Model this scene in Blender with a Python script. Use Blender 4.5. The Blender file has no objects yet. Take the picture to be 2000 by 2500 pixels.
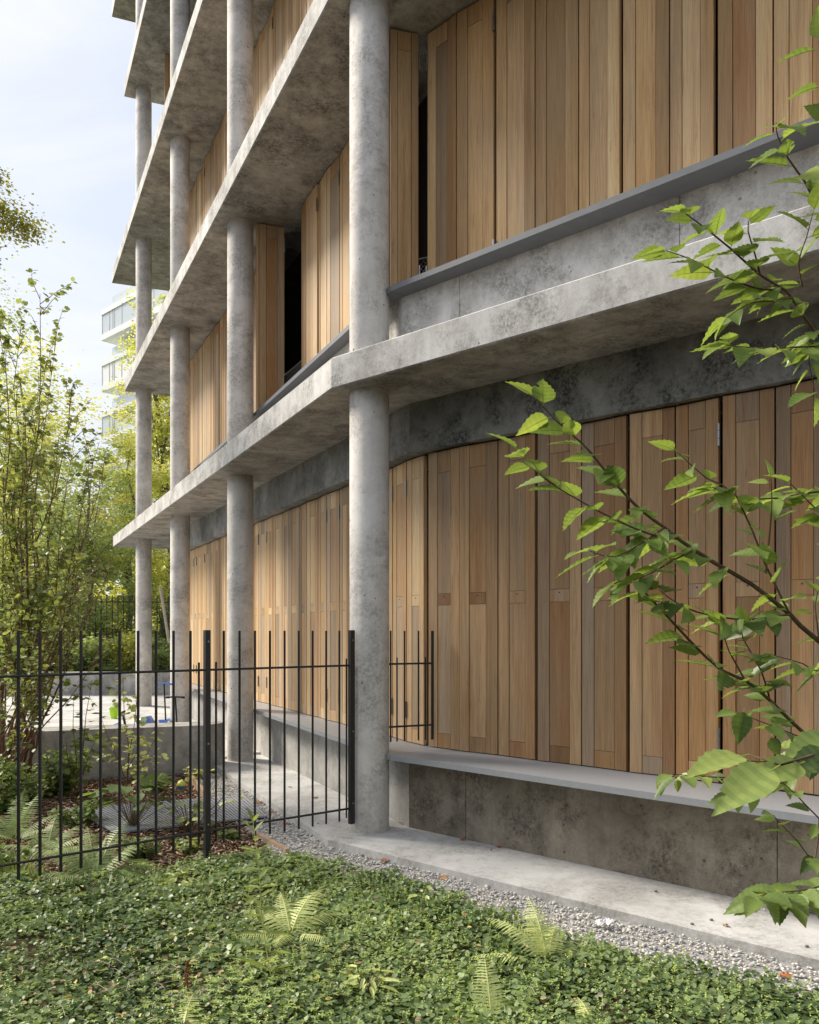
import bpy, math, random
import numpy as np
from mathutils import Vector, Matrix
random.seed(7); RS = np.random.RandomState(11)
R = math.radians
scene = bpy.context.scene
COL = scene.collection
CAMZ = 1.70

# ------------------------------------------------------------------ camera
cam = bpy.data.cameras.new('camera'); camo = bpy.data.objects.new('camera', cam); COL.objects.link(camo)
cam.sensor_fit = 'HORIZONTAL'; cam.sensor_width = 24; cam.lens = 24; cam.shift_y = 0.145
cam.clip_start = 0.05; cam.clip_end = 2000
camo.location = (0, 0, CAMZ); camo.rotation_euler = (R(90), 0, 0); scene.camera = camo

def at(px, py, Y):          # a measured point of the place at distance Y
    return Vector(((px-1000)/2000*Y, Y, CAMZ+(1540-py)/2000*Y))

# ------------------------------------------------------------------ mesh builders
class MB:
    def __init__(s): s.v = []; s.f = []; s.t = []; s.sm = []
    def add(s, vs, fs, tone=0.5, smooth=False):
        b = len(s.v); s.v.extend([tuple(v) for v in vs])
        for f in fs: s.f.append(tuple(i+b for i in f)); s.t.append(tone); s.sm.append(smooth)
    def box(s, x0, x1, y0, y1, z0, z1, tone=0.5):
        s.frame((x0, y0), (1, 0), (0, 1), 0, x1-x0, z0, z1, 0, y1-y0, tone)
    def frame(s, p, u, n, a0, a1, z0, z1, d0, d1, tone=0.5, ch=0.0):
        """box in a plan frame: a along u, d along n (both 2D unit vectors)"""
        def P(a, d, z): return (p[0]+u[0]*a+n[0]*d, p[1]+u[1]*a+n[1]*d, z)
        vs = [P(a0,d0,z0),P(a1,d0,z0),P(a1,d1,z0),P(a0,d1,z0),P(a0,d0,z1),P(a1,d0,z1),P(a1,d1,z1),P(a0,d1,z1)]
        fs = [(0,3,2,1),(4,5,6,7),(0,1,5,4),(1,2,6,5),(2,3,7,6),(3,0,4,7)]
        if u[0]*n[1]-u[1]*n[0] < 0: fs = [f[::-1] for f in fs]
        s.add(vs, fs, tone)
    def prism(s, poly, z0, z1, tone=0.5):
        n = len(poly)
        area = sum(poly[i][0]*poly[(i+1)%n][1]-poly[(i+1)%n][0]*poly[i][1] for i in range(n))
        if area < 0: poly = poly[::-1]
        vs = [(x,y,z0) for x,y in poly]+[(x,y,z1) for x,y in poly]
        fs = [tuple(range(n-1,-1,-1)), tuple(range(n,2*n))]+[(i,(i+1)%n,n+(i+1)%n,n+i) for i in range(n)]
        s.add(vs, fs, tone)
    def tube(s, pts, rads, seg=8, tone=0.5, caps=True, smooth=True):
        pts = [Vector(p) for p in pts]
        if not hasattr(rads, '__len__'): rads = [rads]*len(pts)
        rings = []; prev = None
        for i, p in enumerate(pts):
            d = (pts[min(i+1,len(pts)-1)]-pts[max(i-1,0)])
            if d.length < 1e-9: d = Vector((0,0,1))
            d.normalize()
            if prev is None: a = d.orthogonal().normalized()
            else:
                a = prev-d*prev.dot(d)
                a = a.normalized() if a.length > 1e-6 else d.orthogonal().normalized()
            prev = a; b = d.cross(a)
            rings.append([p+(a*math.cos(k*2*math.pi/seg)+b*math.sin(k*2*math.pi/seg))*rads[i] for k in range(seg)])
        vs = [v for r in rings for v in r]; fs = []
        for i in range(len(pts)-1):
            for k in range(seg):
                k2 = (k+1)%seg
                fs.append((i*seg+k, i*seg+k2, (i+1)*seg+k2, (i+1)*seg+k))
        s.add(vs, fs, tone, smooth)
        if caps: s.add(rings[0], [tuple(range(seg-1,-1,-1))], tone); s.add(rings[-1], [tuple(range(seg))], tone)
    def lathe(s, c, prof, seg=32, tone=0.5, smooth=True):
        vs = []; fs = []
        for r, z in prof:
            for k in range(seg):
                a = 2*math.pi*k/seg; vs.append((c[0]+r*math.cos(a), c[1]+r*math.sin(a), c[2]+z))
        for i in range(len(prof)-1):
            for k in range(seg):
                k2 = (k+1)%seg; fs.append((i*seg+k, i*seg+k2, (i+1)*seg+k2, (i+1)*seg+k))
        s.add(vs, fs, tone, smooth)
        for i, fl in ((0, True), (len(prof)-1, False)):
            if prof[i][0] > 1e-4:
                f = tuple(range(i*seg, i*seg+seg)); s.add(vs[i*seg:i*seg+seg], [tuple(range(seg))[::-1] if fl else tuple(range(seg))], tone)

def link(name, me, parent, loc=(0,0,0)):
    o = bpy.data.objects.new(name, me); COL.objects.link(o); o.location = loc
    if parent: o.parent = parent
    return o
WLOC = {}
def wloc(o):
    p = Vector((0,0,0))
    while o: p += Vector(o.location); o = o.parent
    return p
def arrays_obj(name, V, faces, tones, mat, parent=None, smooth=None, origin=None):
    """faces: list of tuples (any n) or a (N,k) array; V in world coordinates"""
    V = np.asarray(V, dtype=np.float32).reshape(-1, 3)
    if parent is not None: org = np.array(wloc(parent))
    elif origin is not None: org = np.array(origin)
    else: org = np.array([(V[:,0].min()+V[:,0].max())/2, (V[:,1].min()+V[:,1].max())/2, V[:,2].min()])
    V = V-org.astype(np.float32)
    me = bpy.data.meshes.new(name)
    if isinstance(faces, np.ndarray):
        n, k = faces.shape
        me.vertices.add(len(V)); me.vertices.foreach_set('co', V.ravel())
        me.loops.add(n*k); me.loops.foreach_set('vertex_index', faces.astype(np.int32).ravel())
        me.polygons.add(n); me.polygons.foreach_set('loop_start', np.arange(0, n*k, k, dtype=np.int32))
        me.update(calc_edges=True)
    else:
        me.from_pydata(V.tolist(), [], faces)
    at_ = me.attributes.new('tone', 'FLOAT', 'FACE'); at_.data.foreach_set('value', np.asarray(tones, dtype=np.float32))
    if smooth is not None: me.polygons.foreach_set('use_smooth', np.asarray(smooth, dtype=bool))
    me.materials.append(mat); me.validate()
    return link(name, me, parent, (0,0,0) if parent is not None else tuple(org))
def obj(name, mb, mat, parent=None, origin=None):
    return arrays_obj(name, mb.v, mb.f, mb.t, mat, parent, mb.sm, origin)
def tag(o, label=None, cat=None, group=None, kind=None):
    if label: o['label'] = label
    if cat: o['category'] = cat
    if group: o['group'] = group
    if kind: o['kind'] = kind
    return o
def empty(name, loc, label, cat, group=None):
    o = bpy.data.objects.new(name, None); COL.objects.link(o); o.location = loc; o.empty_display_size = .2
    return tag(o, label, cat, group)

# ------------------------------------------------------------------ materials
def mat_new(name):
    m = bpy.data.materials.new(name); m.use_nodes = True; nt = m.node_tree
    for n in list(nt.nodes): nt.nodes.remove(n)
    out = nt.nodes.new('ShaderNodeOutputMaterial')
    return m, nt, out
def N(nt, t, **kw):
    n = nt.nodes.new(t)
    for k, v in kw.items():
        if k.startswith('i_'):
            key = k[2:]; n.inputs[int(key) if key.isdigit() else key.replace('_', ' ')].default_value = v
        else: setattr(n, k, v)
    return n
def L(nt, a, b): nt.links.new(a, b)
def ramp(nt, fac, stops):
    r = nt.nodes.new('ShaderNodeValToRGB'); cr = r.color_ramp
    while len(cr.elements) > 1: cr.elements.remove(cr.elements[-1])
    cr.elements[0].position = stops[0][0]; cr.elements[0].color = (*stops[0][1], 1)
    for p, c in stops[1:]:
        e = cr.elements.new(p); e.color = (*c, 1)
    L(nt, fac, r.inputs['Fac']); return r.outputs['Color']
def noise(nt, vec, scale, detail=4, rough=.55, dist=0):
    n = N(nt, 'ShaderNodeTexNoise'); n.inputs['Scale'].default_value = scale; n.inputs['Detail'].default_value = detail
    n.inputs['Roughness'].default_value = rough; n.inputs['Distortion'].default_value = dist
    L(nt, vec, n.inputs['Vector']); return n.outputs['Fac']
def mapping(nt, vec, scale=(1,1,1), loc=(0,0,0), rot=(0,0,0)):
    m = N(nt, 'ShaderNodeMapping'); m.inputs['Scale'].default_value = scale; m.inputs['Location'].default_value = loc
    m.inputs['Rotation'].default_value = rot
    L(nt, vec, m.inputs['Vector']); return m.outputs['Vector']
def mixc(nt, fac, a, b, mode='MIX'):
    m = N(nt, 'ShaderNodeMix', data_type='RGBA', blend_type=mode)
    for src, sock in ((fac, m.inputs['Factor']), (a, m.inputs['A']), (b, m.inputs['B'])):
        pass
    fs = [i for i in m.inputs if i.name == 'Factor' and i.type == 'VALUE'][0]
    A = [i for i in m.inputs if i.name == 'A' and i.type == 'RGBA'][0]; B = [i for i in m.inputs if i.name == 'B' and i.type == 'RGBA'][0]
    for src, sock in ((fac, fs), (a, A), (b, B)):
        if isinstance(src, (int, float)): sock.default_value = src
        elif isinstance(src, tuple): sock.default_value = (*src, 1)
        else: L(nt, src, sock)
    return [o for o in m.outputs if o.type == 'RGBA'][0]
def principled(nt, out, col, rough=.8, spec=.3, metal=0, bump=None, bs=.2, bd=.01):
    p = N(nt, 'ShaderNodeBsdfPrincipled'); p.inputs['Metallic'].default_value = metal
    p.inputs['Specular IOR Level'].default_value = spec
    if isinstance(col, tuple): p.inputs['Base Color'].default_value = (*col, 1)
    else: L(nt, col, p.inputs['Base Color'])
    if isinstance(rough, (int, float)): p.inputs['Roughness'].default_value = rough
    else: L(nt, rough, p.inputs['Roughness'])
    if bump is not None:
        b = N(nt, 'ShaderNodeBump'); b.inputs['Strength'].default_value = bs; b.inputs['Distance'].default_value = bd
        L(nt, bump, b.inputs['Height']); L(nt, b.outputs['Normal'], p.inputs['Normal'])
    L(nt, p.outputs['BSDF'], out.inputs['Surface']); return p

def geo_pos(nt): return N(nt, 'ShaderNodeNewGeometry').outputs['Position']

def concrete(name, light, dark, stain=(.06,.065,.06), stain_amt=.5, blot=.9, streak=0.5, pores=.7, seed=0, joints=None, speck=.35, mott=.55, pale=.35, foot=0):
    m, nt, out = mat_new(name)
    P = mapping(nt, geo_pos(nt), loc=(seed*3.1, seed*1.7, seed*2.3))
    n1 = noise(nt, P, blot, 8, .62, .1)
    c = ramp(nt, n1, [(.34, dark), (.62, light)])
    nm = noise(nt, P, 6.5, 8, .74, .12)
    c = mixc(nt, mott, c, ramp(nt, nm, [(.32,(.26,.26,.26)), (.5,(.5,.5,.5)), (.66,(.70,.70,.70))]), 'OVERLAY')
    n2 = noise(nt, mapping(nt, P, (5,5,.55)), 1.6, 5, .6)         # vertical washes
    f2 = ramp(nt, n2, [(.42,(0,0,0)), (.72,(1,1,1))])
    c = mixc(nt, mul(nt, f2, streak*.45), c, stain)
    n5 = noise(nt, P, 2.3, 10, .78, .1)                              # mottled stains
    f5 = ramp(nt, n5, [(.46,(0,0,0)), (.59,(1,1,1))])
    n6 = noise(nt, P, 38, 6, .8)
    f6 = ramp(nt, n6, [(.40,(.12,.12,.12)), (.56,(1,1,1))])
    c = mixc(nt, mul(nt, mul2(nt, f5, f6), stain_amt), c, stain)
    n7 = noise(nt, mapping(nt, P, (1,1,1), (7,3,1)), 1.5, 9, .7, .2)
    c = mixc(nt, mul(nt, ramp(nt, n7, [(.52,(0,0,0)), (.60,(1,1,1))]), pale), c, tuple(min(.8, x*1.22) for x in light))
    n3 = noise(nt, P, 160, 3, .7)
    if foot:      # splashed soil at the foot of the shafts
        sp = N(nt, 'ShaderNodeSeparateXYZ'); L(nt, geo_pos(nt), sp.inputs[0])
        hh_ = N(nt, 'ShaderNodeMath', operation='MULTIPLY_ADD'); L(nt, sp.outputs[2], hh_.inputs[0]); hh_.inputs[1].default_value = -.9; hh_.inputs[2].default_value = .42
        ad_ = N(nt, 'ShaderNodeMath', operation='MULTIPLY', use_clamp=True); L(nt, hh_.outputs[0], ad_.inputs[0]); L(nt, mul(nt, noise(nt, P, 9, 7, .75), 2.6), ad_.inputs[1])
        c = mixc(nt, mul(nt, ad_.outputs[0], foot), c, (.22,.19,.14))
        for zc in (2.24, 5.6, 8.9):     # pour line staining
            df = N(nt, 'ShaderNodeMath', operation='SUBTRACT'); L(nt, sp.outputs[2], df.inputs[0]); df.inputs[1].default_value = zc
            ab = N(nt, 'ShaderNodeMath', operation='ABSOLUTE'); L(nt, df.outputs[0], ab.inputs[0])
            fo = N(nt, 'ShaderNodeMath', operation='MULTIPLY_ADD', use_clamp=True); L(nt, ab.outputs[0], fo.inputs[0]); fo.inputs[1].default_value = -3.2; fo.inputs[2].default_value = 1.0
            c = mixc(nt, mul(nt, mul2(nt, fo.outputs[0], ramp(nt, noise(nt, mapping(nt, P, (1,1,2.5)), 5, 8, .75), [(.46,(0,0,0)), (.66,(1,1,1))])), .55), c, stain)
    c = mixc(nt, speck, c, ramp(nt, n3, [(.3,(.25,.25,.25)), (.5,(.5,.5,.5)), (.7,(.78,.78,.78))]), 'OVERLAY')
    v = N(nt, 'ShaderNodeTexVoronoi'); v.inputs['Scale'].default_value = 11; L(nt, P, v.inputs['Vector'])
    pn = noise(nt, P, 6, 3)
    # bug holes: only some cells, small
    sub = N(nt, 'ShaderNodeMath', operation='MULTIPLY_ADD'); L(nt, pn, sub.inputs[0]); sub.inputs[1].default_value = .34; sub.inputs[2].default_value = -.09
    lt = N(nt, 'ShaderNodeMath', operation='LESS_THAN'); L(nt, v.outputs['Distance'], lt.inputs[0]); L(nt, sub.outputs[0], lt.inputs[1])
    sep = N(nt, 'ShaderNodeSeparateColor'); L(nt, v.outputs['Color'], sep.inputs[0])
    g = N(nt, 'ShaderNodeMath', operation='GREATER_THAN'); L(nt, sep.outputs[0], g.inputs[0]); g.inputs[1].default_value = .5
    pm = mul2(nt, lt.outputs[0], g.outputs[0])
    c = mixc(nt, mul(nt, pm, pores), c, tuple(x*.35 for x in dark))
    h = N(nt, 'ShaderNodeMath', operation='ADD'); L(nt, n3, h.inputs[0]); L(nt, mul(nt, n6, .8), h.inputs[1])
    h2 = N(nt, 'ShaderNodeMath', operation='SUBTRACT'); L(nt, h.outputs[0], h2.inputs[0]); L(nt, pm, h2.inputs[1])
    principled(nt, out, c, .82, .25, bump=h2.outputs[0], bs=.35, bd=.004)
    return m
def mul(nt, a, k):
    m = N(nt, 'ShaderNodeMath', operation='MULTIPLY'); L(nt, a, m.inputs[0]); m.inputs[1].default_value = k; return m.outputs[0]
def mul2(nt, a, b):
    m = N(nt, 'ShaderNodeMath', operation='MULTIPLY'); L(nt, a, m.inputs[0]); L(nt, b, m.inputs[1]); return m.outputs[0]
def attr(nt, name='tone'):
    a = N(nt, 'ShaderNodeAttribute'); a.attribute_name = name; return a.outputs['Fac']

def wood(name, light, mid, red, grey):
    m, nt, out = mat_new(name)
    t = attr(nt)
    comb = N(nt, 'ShaderNodeCombineXYZ'); L(nt, mul(nt, t, 37.0), comb.inputs[0]); L(nt, mul(nt, t, 91.0), comb.inputs[2])
    ad = N(nt, 'ShaderNodeVectorMath', operation='ADD'); L(nt, geo_pos(nt), ad.inputs[0]); L(nt, comb.outputs[0], ad.inputs[1])
    P = ad.outputs[0]
    wn = N(nt, 'ShaderNodeTexWhiteNoise', noise_dimensions='1D'); L(nt, t, wn.inputs['W'])
    board = ramp(nt, wn.outputs['Value'], [(0, grey), (.18, grey), (.22, light), (.42, light), (.46, mid), (.62, mid), (.66, light), (.80, light), (.84, red), (1, mid)])
    g1 = noise(nt, mapping(nt, P, (11,11,.32)), 1.4, 5, .6, .9)
    band = ramp(nt, g1, [(.30,(0,0,0)), (.5,(.35,.35,.35)), (.72,(1,1,1))])
    c = mixc(nt, mul(nt, band, .7), board, red)
    c = mixc(nt, mul(nt, ramp(nt, noise(nt, mapping(nt, P, (9,9,.22)), 1.1, 3, .5, .3), [(.5,(0,0,0)), (.75,(1,1,1))]), .5), c, light)
    g2 = noise(nt, mapping(nt, P, (95,95,1.6)), 2.2, 4, .65, .4)
    c = mixc(nt, .55, c, ramp(nt, g2, [(.3,(.22,.2,.18)), (.5,(.5,.5,.5)), (.7,(.72,.74,.76))]), 'OVERLAY')
    w = noise(nt, mapping(nt, geo_pos(nt), (1.5,1.5,.6)), 1.7, 5, .6)
    c = mixc(nt, mul(nt, ramp(nt, w, [(.45,(0,0,0)), (.75,(1,1,1))]), .45), c, grey)
    wn2 = N(nt, 'ShaderNodeTexWhiteNoise', noise_dimensions='1D'); L(nt, mul(nt, t, 7.31), wn2.inputs['W'])
    c = mixc(nt, .75, c, ramp(nt, wn2.outputs['Value'], [(0,(.30,.29,.28)), (.35,(.44,.44,.44)), (.7,(.54,.54,.54)), (1,(.66,.66,.66))]), 'OVERLAY')
    kn = noise(nt, mapping(nt, P, (22,22,1.1)), 1.3, 6, .7, 2.2)
    c = mixc(nt, mul(nt, ramp(nt, kn, [(.56,(0,0,0)), (.66,(1,1,1))]), .5), c, tuple(x*.75 for x in red))
    rr = ramp(nt, g2, [(0,(.45,)*3), (1,(.7,)*3)])
    principled(nt, out, c, rr, .3, bump=g2, bs=.22, bd=.002)
    return m

def leafmat(name, dark, light, extra=None, trans=.45, gloss=.35, vein=False):
    m, nt, out = mat_new(name)
    t = attr(nt)
    st = [(0, dark), (.75, light), (1, extra or light)]
    c = ramp(nt, t, st)
    c = mixc(nt, .25, c, ramp(nt, noise(nt, geo_pos(nt), 60, 2), [(.3,(.35,.35,.35)), (.7,(.65,.65,.65))]), 'OVERLAY')
    p = N(nt, 'ShaderNodeBsdfPrincipled'); L(nt, c, p.inputs['Base Color']); p.inputs['Roughness'].default_value = gloss
    p.inputs['Specular IOR Level'].default_value = .25
    tr = N(nt, 'ShaderNodeBsdfTranslucent')
    tc = mixc(nt, 1.0, c, (1.55, 1.5, .75), 'MULTIPLY'); L(nt, tc, tr.inputs['Color'])
    mx = N(nt, 'ShaderNodeMixShader'); mx.inputs[0].default_value = trans
    L(nt, p.outputs[0], mx.inputs[1]); L(nt, tr.outputs[0], mx.inputs[2]); L(nt, mx.outputs[0], out.inputs['Surface'])
    return m
def plain(name, col, rough=.6, metal=0, spec=.4, var=.15, scale=14, tones=None):
    m, nt, out = mat_new(name)
    if tones: c = ramp(nt, attr(nt), tones)
    else: c = col
    n = noise(nt, geo_pos(nt), scale, 4, .6)
    base = c if tones else mixc(nt, 0.0, col, col)
    c2 = mixc(nt, var, base, ramp(nt, n, [(.3,(.2,.2,.2)), (.7,(.8,.8,.8))]), 'OVERLAY')
    principled(nt, out, c2, rough, spec, metal, bump=n, bs=.06, bd=.004)
    return m

M = {}
M['column'] = concrete('column_concrete', (.72,.685,.64), (.56,.53,.49), (.17,.16,.145), .62, .8, .45, .95, 1, mott=.34, pale=.2, foot=.5)
M['soffit'] = concrete('shaded_soffit_concrete', (.42,.40,.37), (.27,.258,.24), (.06,.058,.054), .75, 1.1, .1, .8, 12, mott=.7, pale=.15)  # stained underside concrete, darkened further with shade put into the colour
M['slab'] = concrete('slab_concrete', (.70,.68,.65), (.47,.455,.43), (.14,.138,.13), .7, .9, .6, .7, 2)
M['wall'] = concrete('shaded_stained_wall_concrete', (.32,.275,.215), (.15,.128,.10), (.045,.038,.03), .75, .8, .6, .7, 3)  # brown stains plus the right wing's shade painted into the colour
M['beam'] = concrete('shaded_beam_concrete', (.29,.29,.27), (.16,.162,.155), (.03,.031,.029), .95, 1.0, .5, .6, 4)  # right beam: the wing's shade is in this dark colour, with mottling
M['wall_lit'] = concrete('lit_plinth_concrete', (.50,.48,.45), (.33,.32,.30), (.12,.12,.11), .5, .9, .5, .6, 8, mott=.3)  # brighter left copy of the plinth, side light put into the colour
M['beam_lit'] = concrete('lit_left_beam_concrete', (.34,.345,.34), (.19,.195,.19), (.07,.075,.07), .7, 1.0, .6, .5, 9)  # left copy of the beam, lightened as the lit side
M['garden_wall'] = concrete('garden_wall_concrete', (.50,.48,.45), (.33,.32,.30), (.10,.10,.095), .5, 1.2, .8, .6, 5)
M['path'] = concrete('path_concrete', (.62,.61,.59), (.45,.44,.425), (.20,.185,.16), .6, 1.0, .0, .25, 6, speck=.2, mott=.12)
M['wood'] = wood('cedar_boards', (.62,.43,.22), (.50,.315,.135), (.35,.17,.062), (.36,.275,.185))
M['wood_lit'] = wood('cedar_boards_lit', (.66,.485,.28), (.57,.39,.20), (.43,.245,.11), (.44,.35,.25))  # left wing boards paled to paint in the brighter light there
M['wood_shaded'] = wood('cedar_boards_weathered_shaded', (.48,.32,.17), (.40,.235,.10), (.27,.125,.048), (.30,.235,.165))  # weathered boards, also darkened to paint the right wing's shade
M['sill_dark'] = plain('upper_sill_metal', (.14,.15,.165), .5, .0, .5, .15, 12)
M['sill'] = plain('sill_metal', (.30,.31,.33), .45, .0, .5, .1, 30)
M['black'] = plain('black_paint', (.018,.018,.020), .42, 0, .5, .2, 40)
M['steel'] = plain('steel', (.32,.32,.32), .4, 1.0, .5, .1, 60)
M['dark'] = plain('dark_glazing', (.035,.03,.028), .25, 0, .5, .1, 3)
M['interior'] = plain('interior_wall', (.03,.028,.026), .8, 0, .3, .2, 3)
M['bark'] = plain('bark', (.13,.085,.055), .85, 0, .2, .5, 40)
M['bark_red'] = plain('bark_reddish', (.20,.105,.07), .75, 0, .25, .45, 35)
M['bark_grey'] = plain('bark_grey', (.20,.17,.14), .85, 0, .2, .4, 20)
M['twig'] = plain('twig', (.16,.12,.06), .7, 0, .3, .3, 60)
M['leaf_fg'] = leafmat('branch_leaves', (.08,.13,.05), (.25,.34,.10), (.36,.44,.13), .42, .36)
M['leaf_shrub'] = leafmat('shrub_leaves', (.12,.16,.07), (.33,.39,.15), (.52,.54,.2), .42, .4)
M['leaf_yellow'] = leafmat('yellow_tree_leaves', (.36,.39,.15), (.60,.61,.27), (.76,.66,.25), .55, .5)  # far foliage raised pale, backlit glow and haze put into the colour
M['leaf_green'] = leafmat('green_tree_leaves', (.20,.26,.12), (.38,.45,.23), (.54,.56,.27), .5, .5)  # background green, likewise paled to stand in for backlight
M['leaf_olive'] = leafmat('olive_tree_leaves', (.13,.15,.04), (.34,.35,.09), (.56,.50,.12), .4, .5)
M['leaf_ground'] = leafmat('ground_cover_leaves', (.10,.155,.07), (.32,.41,.18), (.50,.60,.19), .32, .38)
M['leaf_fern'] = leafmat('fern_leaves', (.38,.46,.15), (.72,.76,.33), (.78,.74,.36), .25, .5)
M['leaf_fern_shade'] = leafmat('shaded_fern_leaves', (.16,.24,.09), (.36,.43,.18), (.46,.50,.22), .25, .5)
M['leaf_dark'] = leafmat('understory_leaves', (.09,.14,.06), (.24,.32,.11), (.40,.46,.15), .35, .42)
M['grass'] = leafmat('grass_blades', (.10,.15,.04), (.24,.30,.09), (.42,.38,.18), .35, .5)
M['dead_leaf'] = plain('dead_leaf', (.35,.13,.05), .8, 0, .2, .3, 50, [(0,(.20,.075,.035)), (.6,(.42,.17,.07)), (1,(.50,.30,.10))])
M['litter'] = plain('leaf_litter', (.4,.3,.1), .8, 0, .2, .3, 50, [(0,(.16,.09,.05)), (.4,(.36,.24,.13)), (.75,(.55,.42,.25)), (.92,(.62,.50,.12)), (1,(.75,.68,.5))])
M['mulch'] = plain('mulch_chips', (.2,.1,.06), .9, 0, .15, .4, 60, [(0,(.09,.052,.033)), (.5,(.27,.165,.11)), (.85,(.46,.33,.23)), (1,(.64,.52,.40))])
M['pebble'] = plain('pebbles', (.4,.4,.4), .75, 0, .3, .2, 80, [(0,(.20,.205,.22)), (.3,(.44,.44,.44)), (.6,(.62,.60,.56)), (.85,(.70,.62,.52)), (1,(.82,.81,.78))])
def soil_mat():
    m, nt, out = mat_new('soil'); P = geo_pos(nt)
    c = ramp(nt, noise(nt, P, 9, 8, .7), [(.3,(.03,.02,.013)), (.6,(.085,.055,.035)), (.8,(.13,.09,.06))])
    far = noise(nt, P, .3, 3)
    sepx = N(nt, 'ShaderNodeSeparateXYZ'); L(nt, P, sepx.inputs[0])
    gt = N(nt, 'ShaderNodeMath', operation='GREATER_THAN'); L(nt, sepx.outputs[1], gt.inputs[0]); gt.inputs[1].default_value = 21.5
    c = mixc(nt, gt.outputs[0], c, ramp(nt, noise(nt, P, 2.5, 7, .7), [(.3,(.045,.075,.02)), (.7,(.14,.19,.05))]))
    principled(nt, out, c, .95, .1, bump=noise(nt, P, 30, 6, .7), bs=.6, bd=.03); return m
M['soil'] = soil_mat()
M['gravel_bed'] = plain('gravel_bed', (.34,.33,.32), .95, 0, .1, .5, 60)
M['timber'] = plain('timber_edging', (.38,.27,.18), .8, 0, .2, .35, 20)
M['white_tower'] = plain('white_cladding', (.86,.87,.88), .5, 0, .4, .05, 1)  # white cladding kept extra pale, distance haze put into the paint
M['glass'] = plain('window_glass', (.62,.68,.74), .25, 0, .6, .05, 1)  # tower glass paled to carry the same haze
M['greymetal'] = plain('galvanised_grate', (.42,.43,.46), .5, .2, .5, .2, 30)
M['blue'] = plain('blue_plastic', (.08,.20,.58), .35, 0, .5, .05, 10)
M['lime'] = plain('lime_plastic', (.45,.80,.03), .4, 0, .5, .05, 10)
M['whiteplastic'] = plain('white_plastic', (.78,.78,.80), .4, 0, .5, .05, 10)
M['rubber'] = plain('black_rubber', (.02,.02,.02), .7, 0, .3, .05, 10)
M['stake'] = plain('pale_stake', (.55,.46,.36), .8, 0, .2, .3, 15)

# ------------------------------------------------------------------ plan geometry of the building
def unit(v): l = math.hypot(*v); return (v[0]/l, v[1]/l)
DL = unit((-.505, 1.0))               # along the left wing, going away
NL = (-DL[1], DL[0])                  # outward (towards upper-left of plan) -> check sign
if NL[0] > 0: NL = (-NL[0], -NL[1])
DR = (.742, -.670)                    # along the right wing, towards the camera
NR = (-.670, -.742)
def addp(p, d, t): return (p[0]+d[0]*t, p[1]+d[1]*t)
P_SLAB = (-.66, 6.915)
SLABZ = [3.74, 7.07, 10.40, 13.73, 17.06]; TH = .268
tips = [(-7.22, 19.95), (-6.40, 18.40), (-7.45, 20.5), (-6.43, 18.45), (-7.45, 20.5)]
COLS = [(-.344, 7.02), (-2.232, 10.81), (-4.077, 14.56), (-5.916, 18.23), (2.75, 4.20)]
S0 = (.15, 7.36)                      # corner of the shutters
B0 = (-.16, 6.86)                     # corner of the sill
W0 = (-.005, 7.083)                   # corner of the plinth / parapet
LEN_L = 11.0; LEN_R = 4.6
bld = empty('apartment_building', (1.5, 9.0, 0), 'long concrete building with round columns, cantilevered floor slabs and cedar folding shutters', 'building')
END = unit((1.0, .38))
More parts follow.
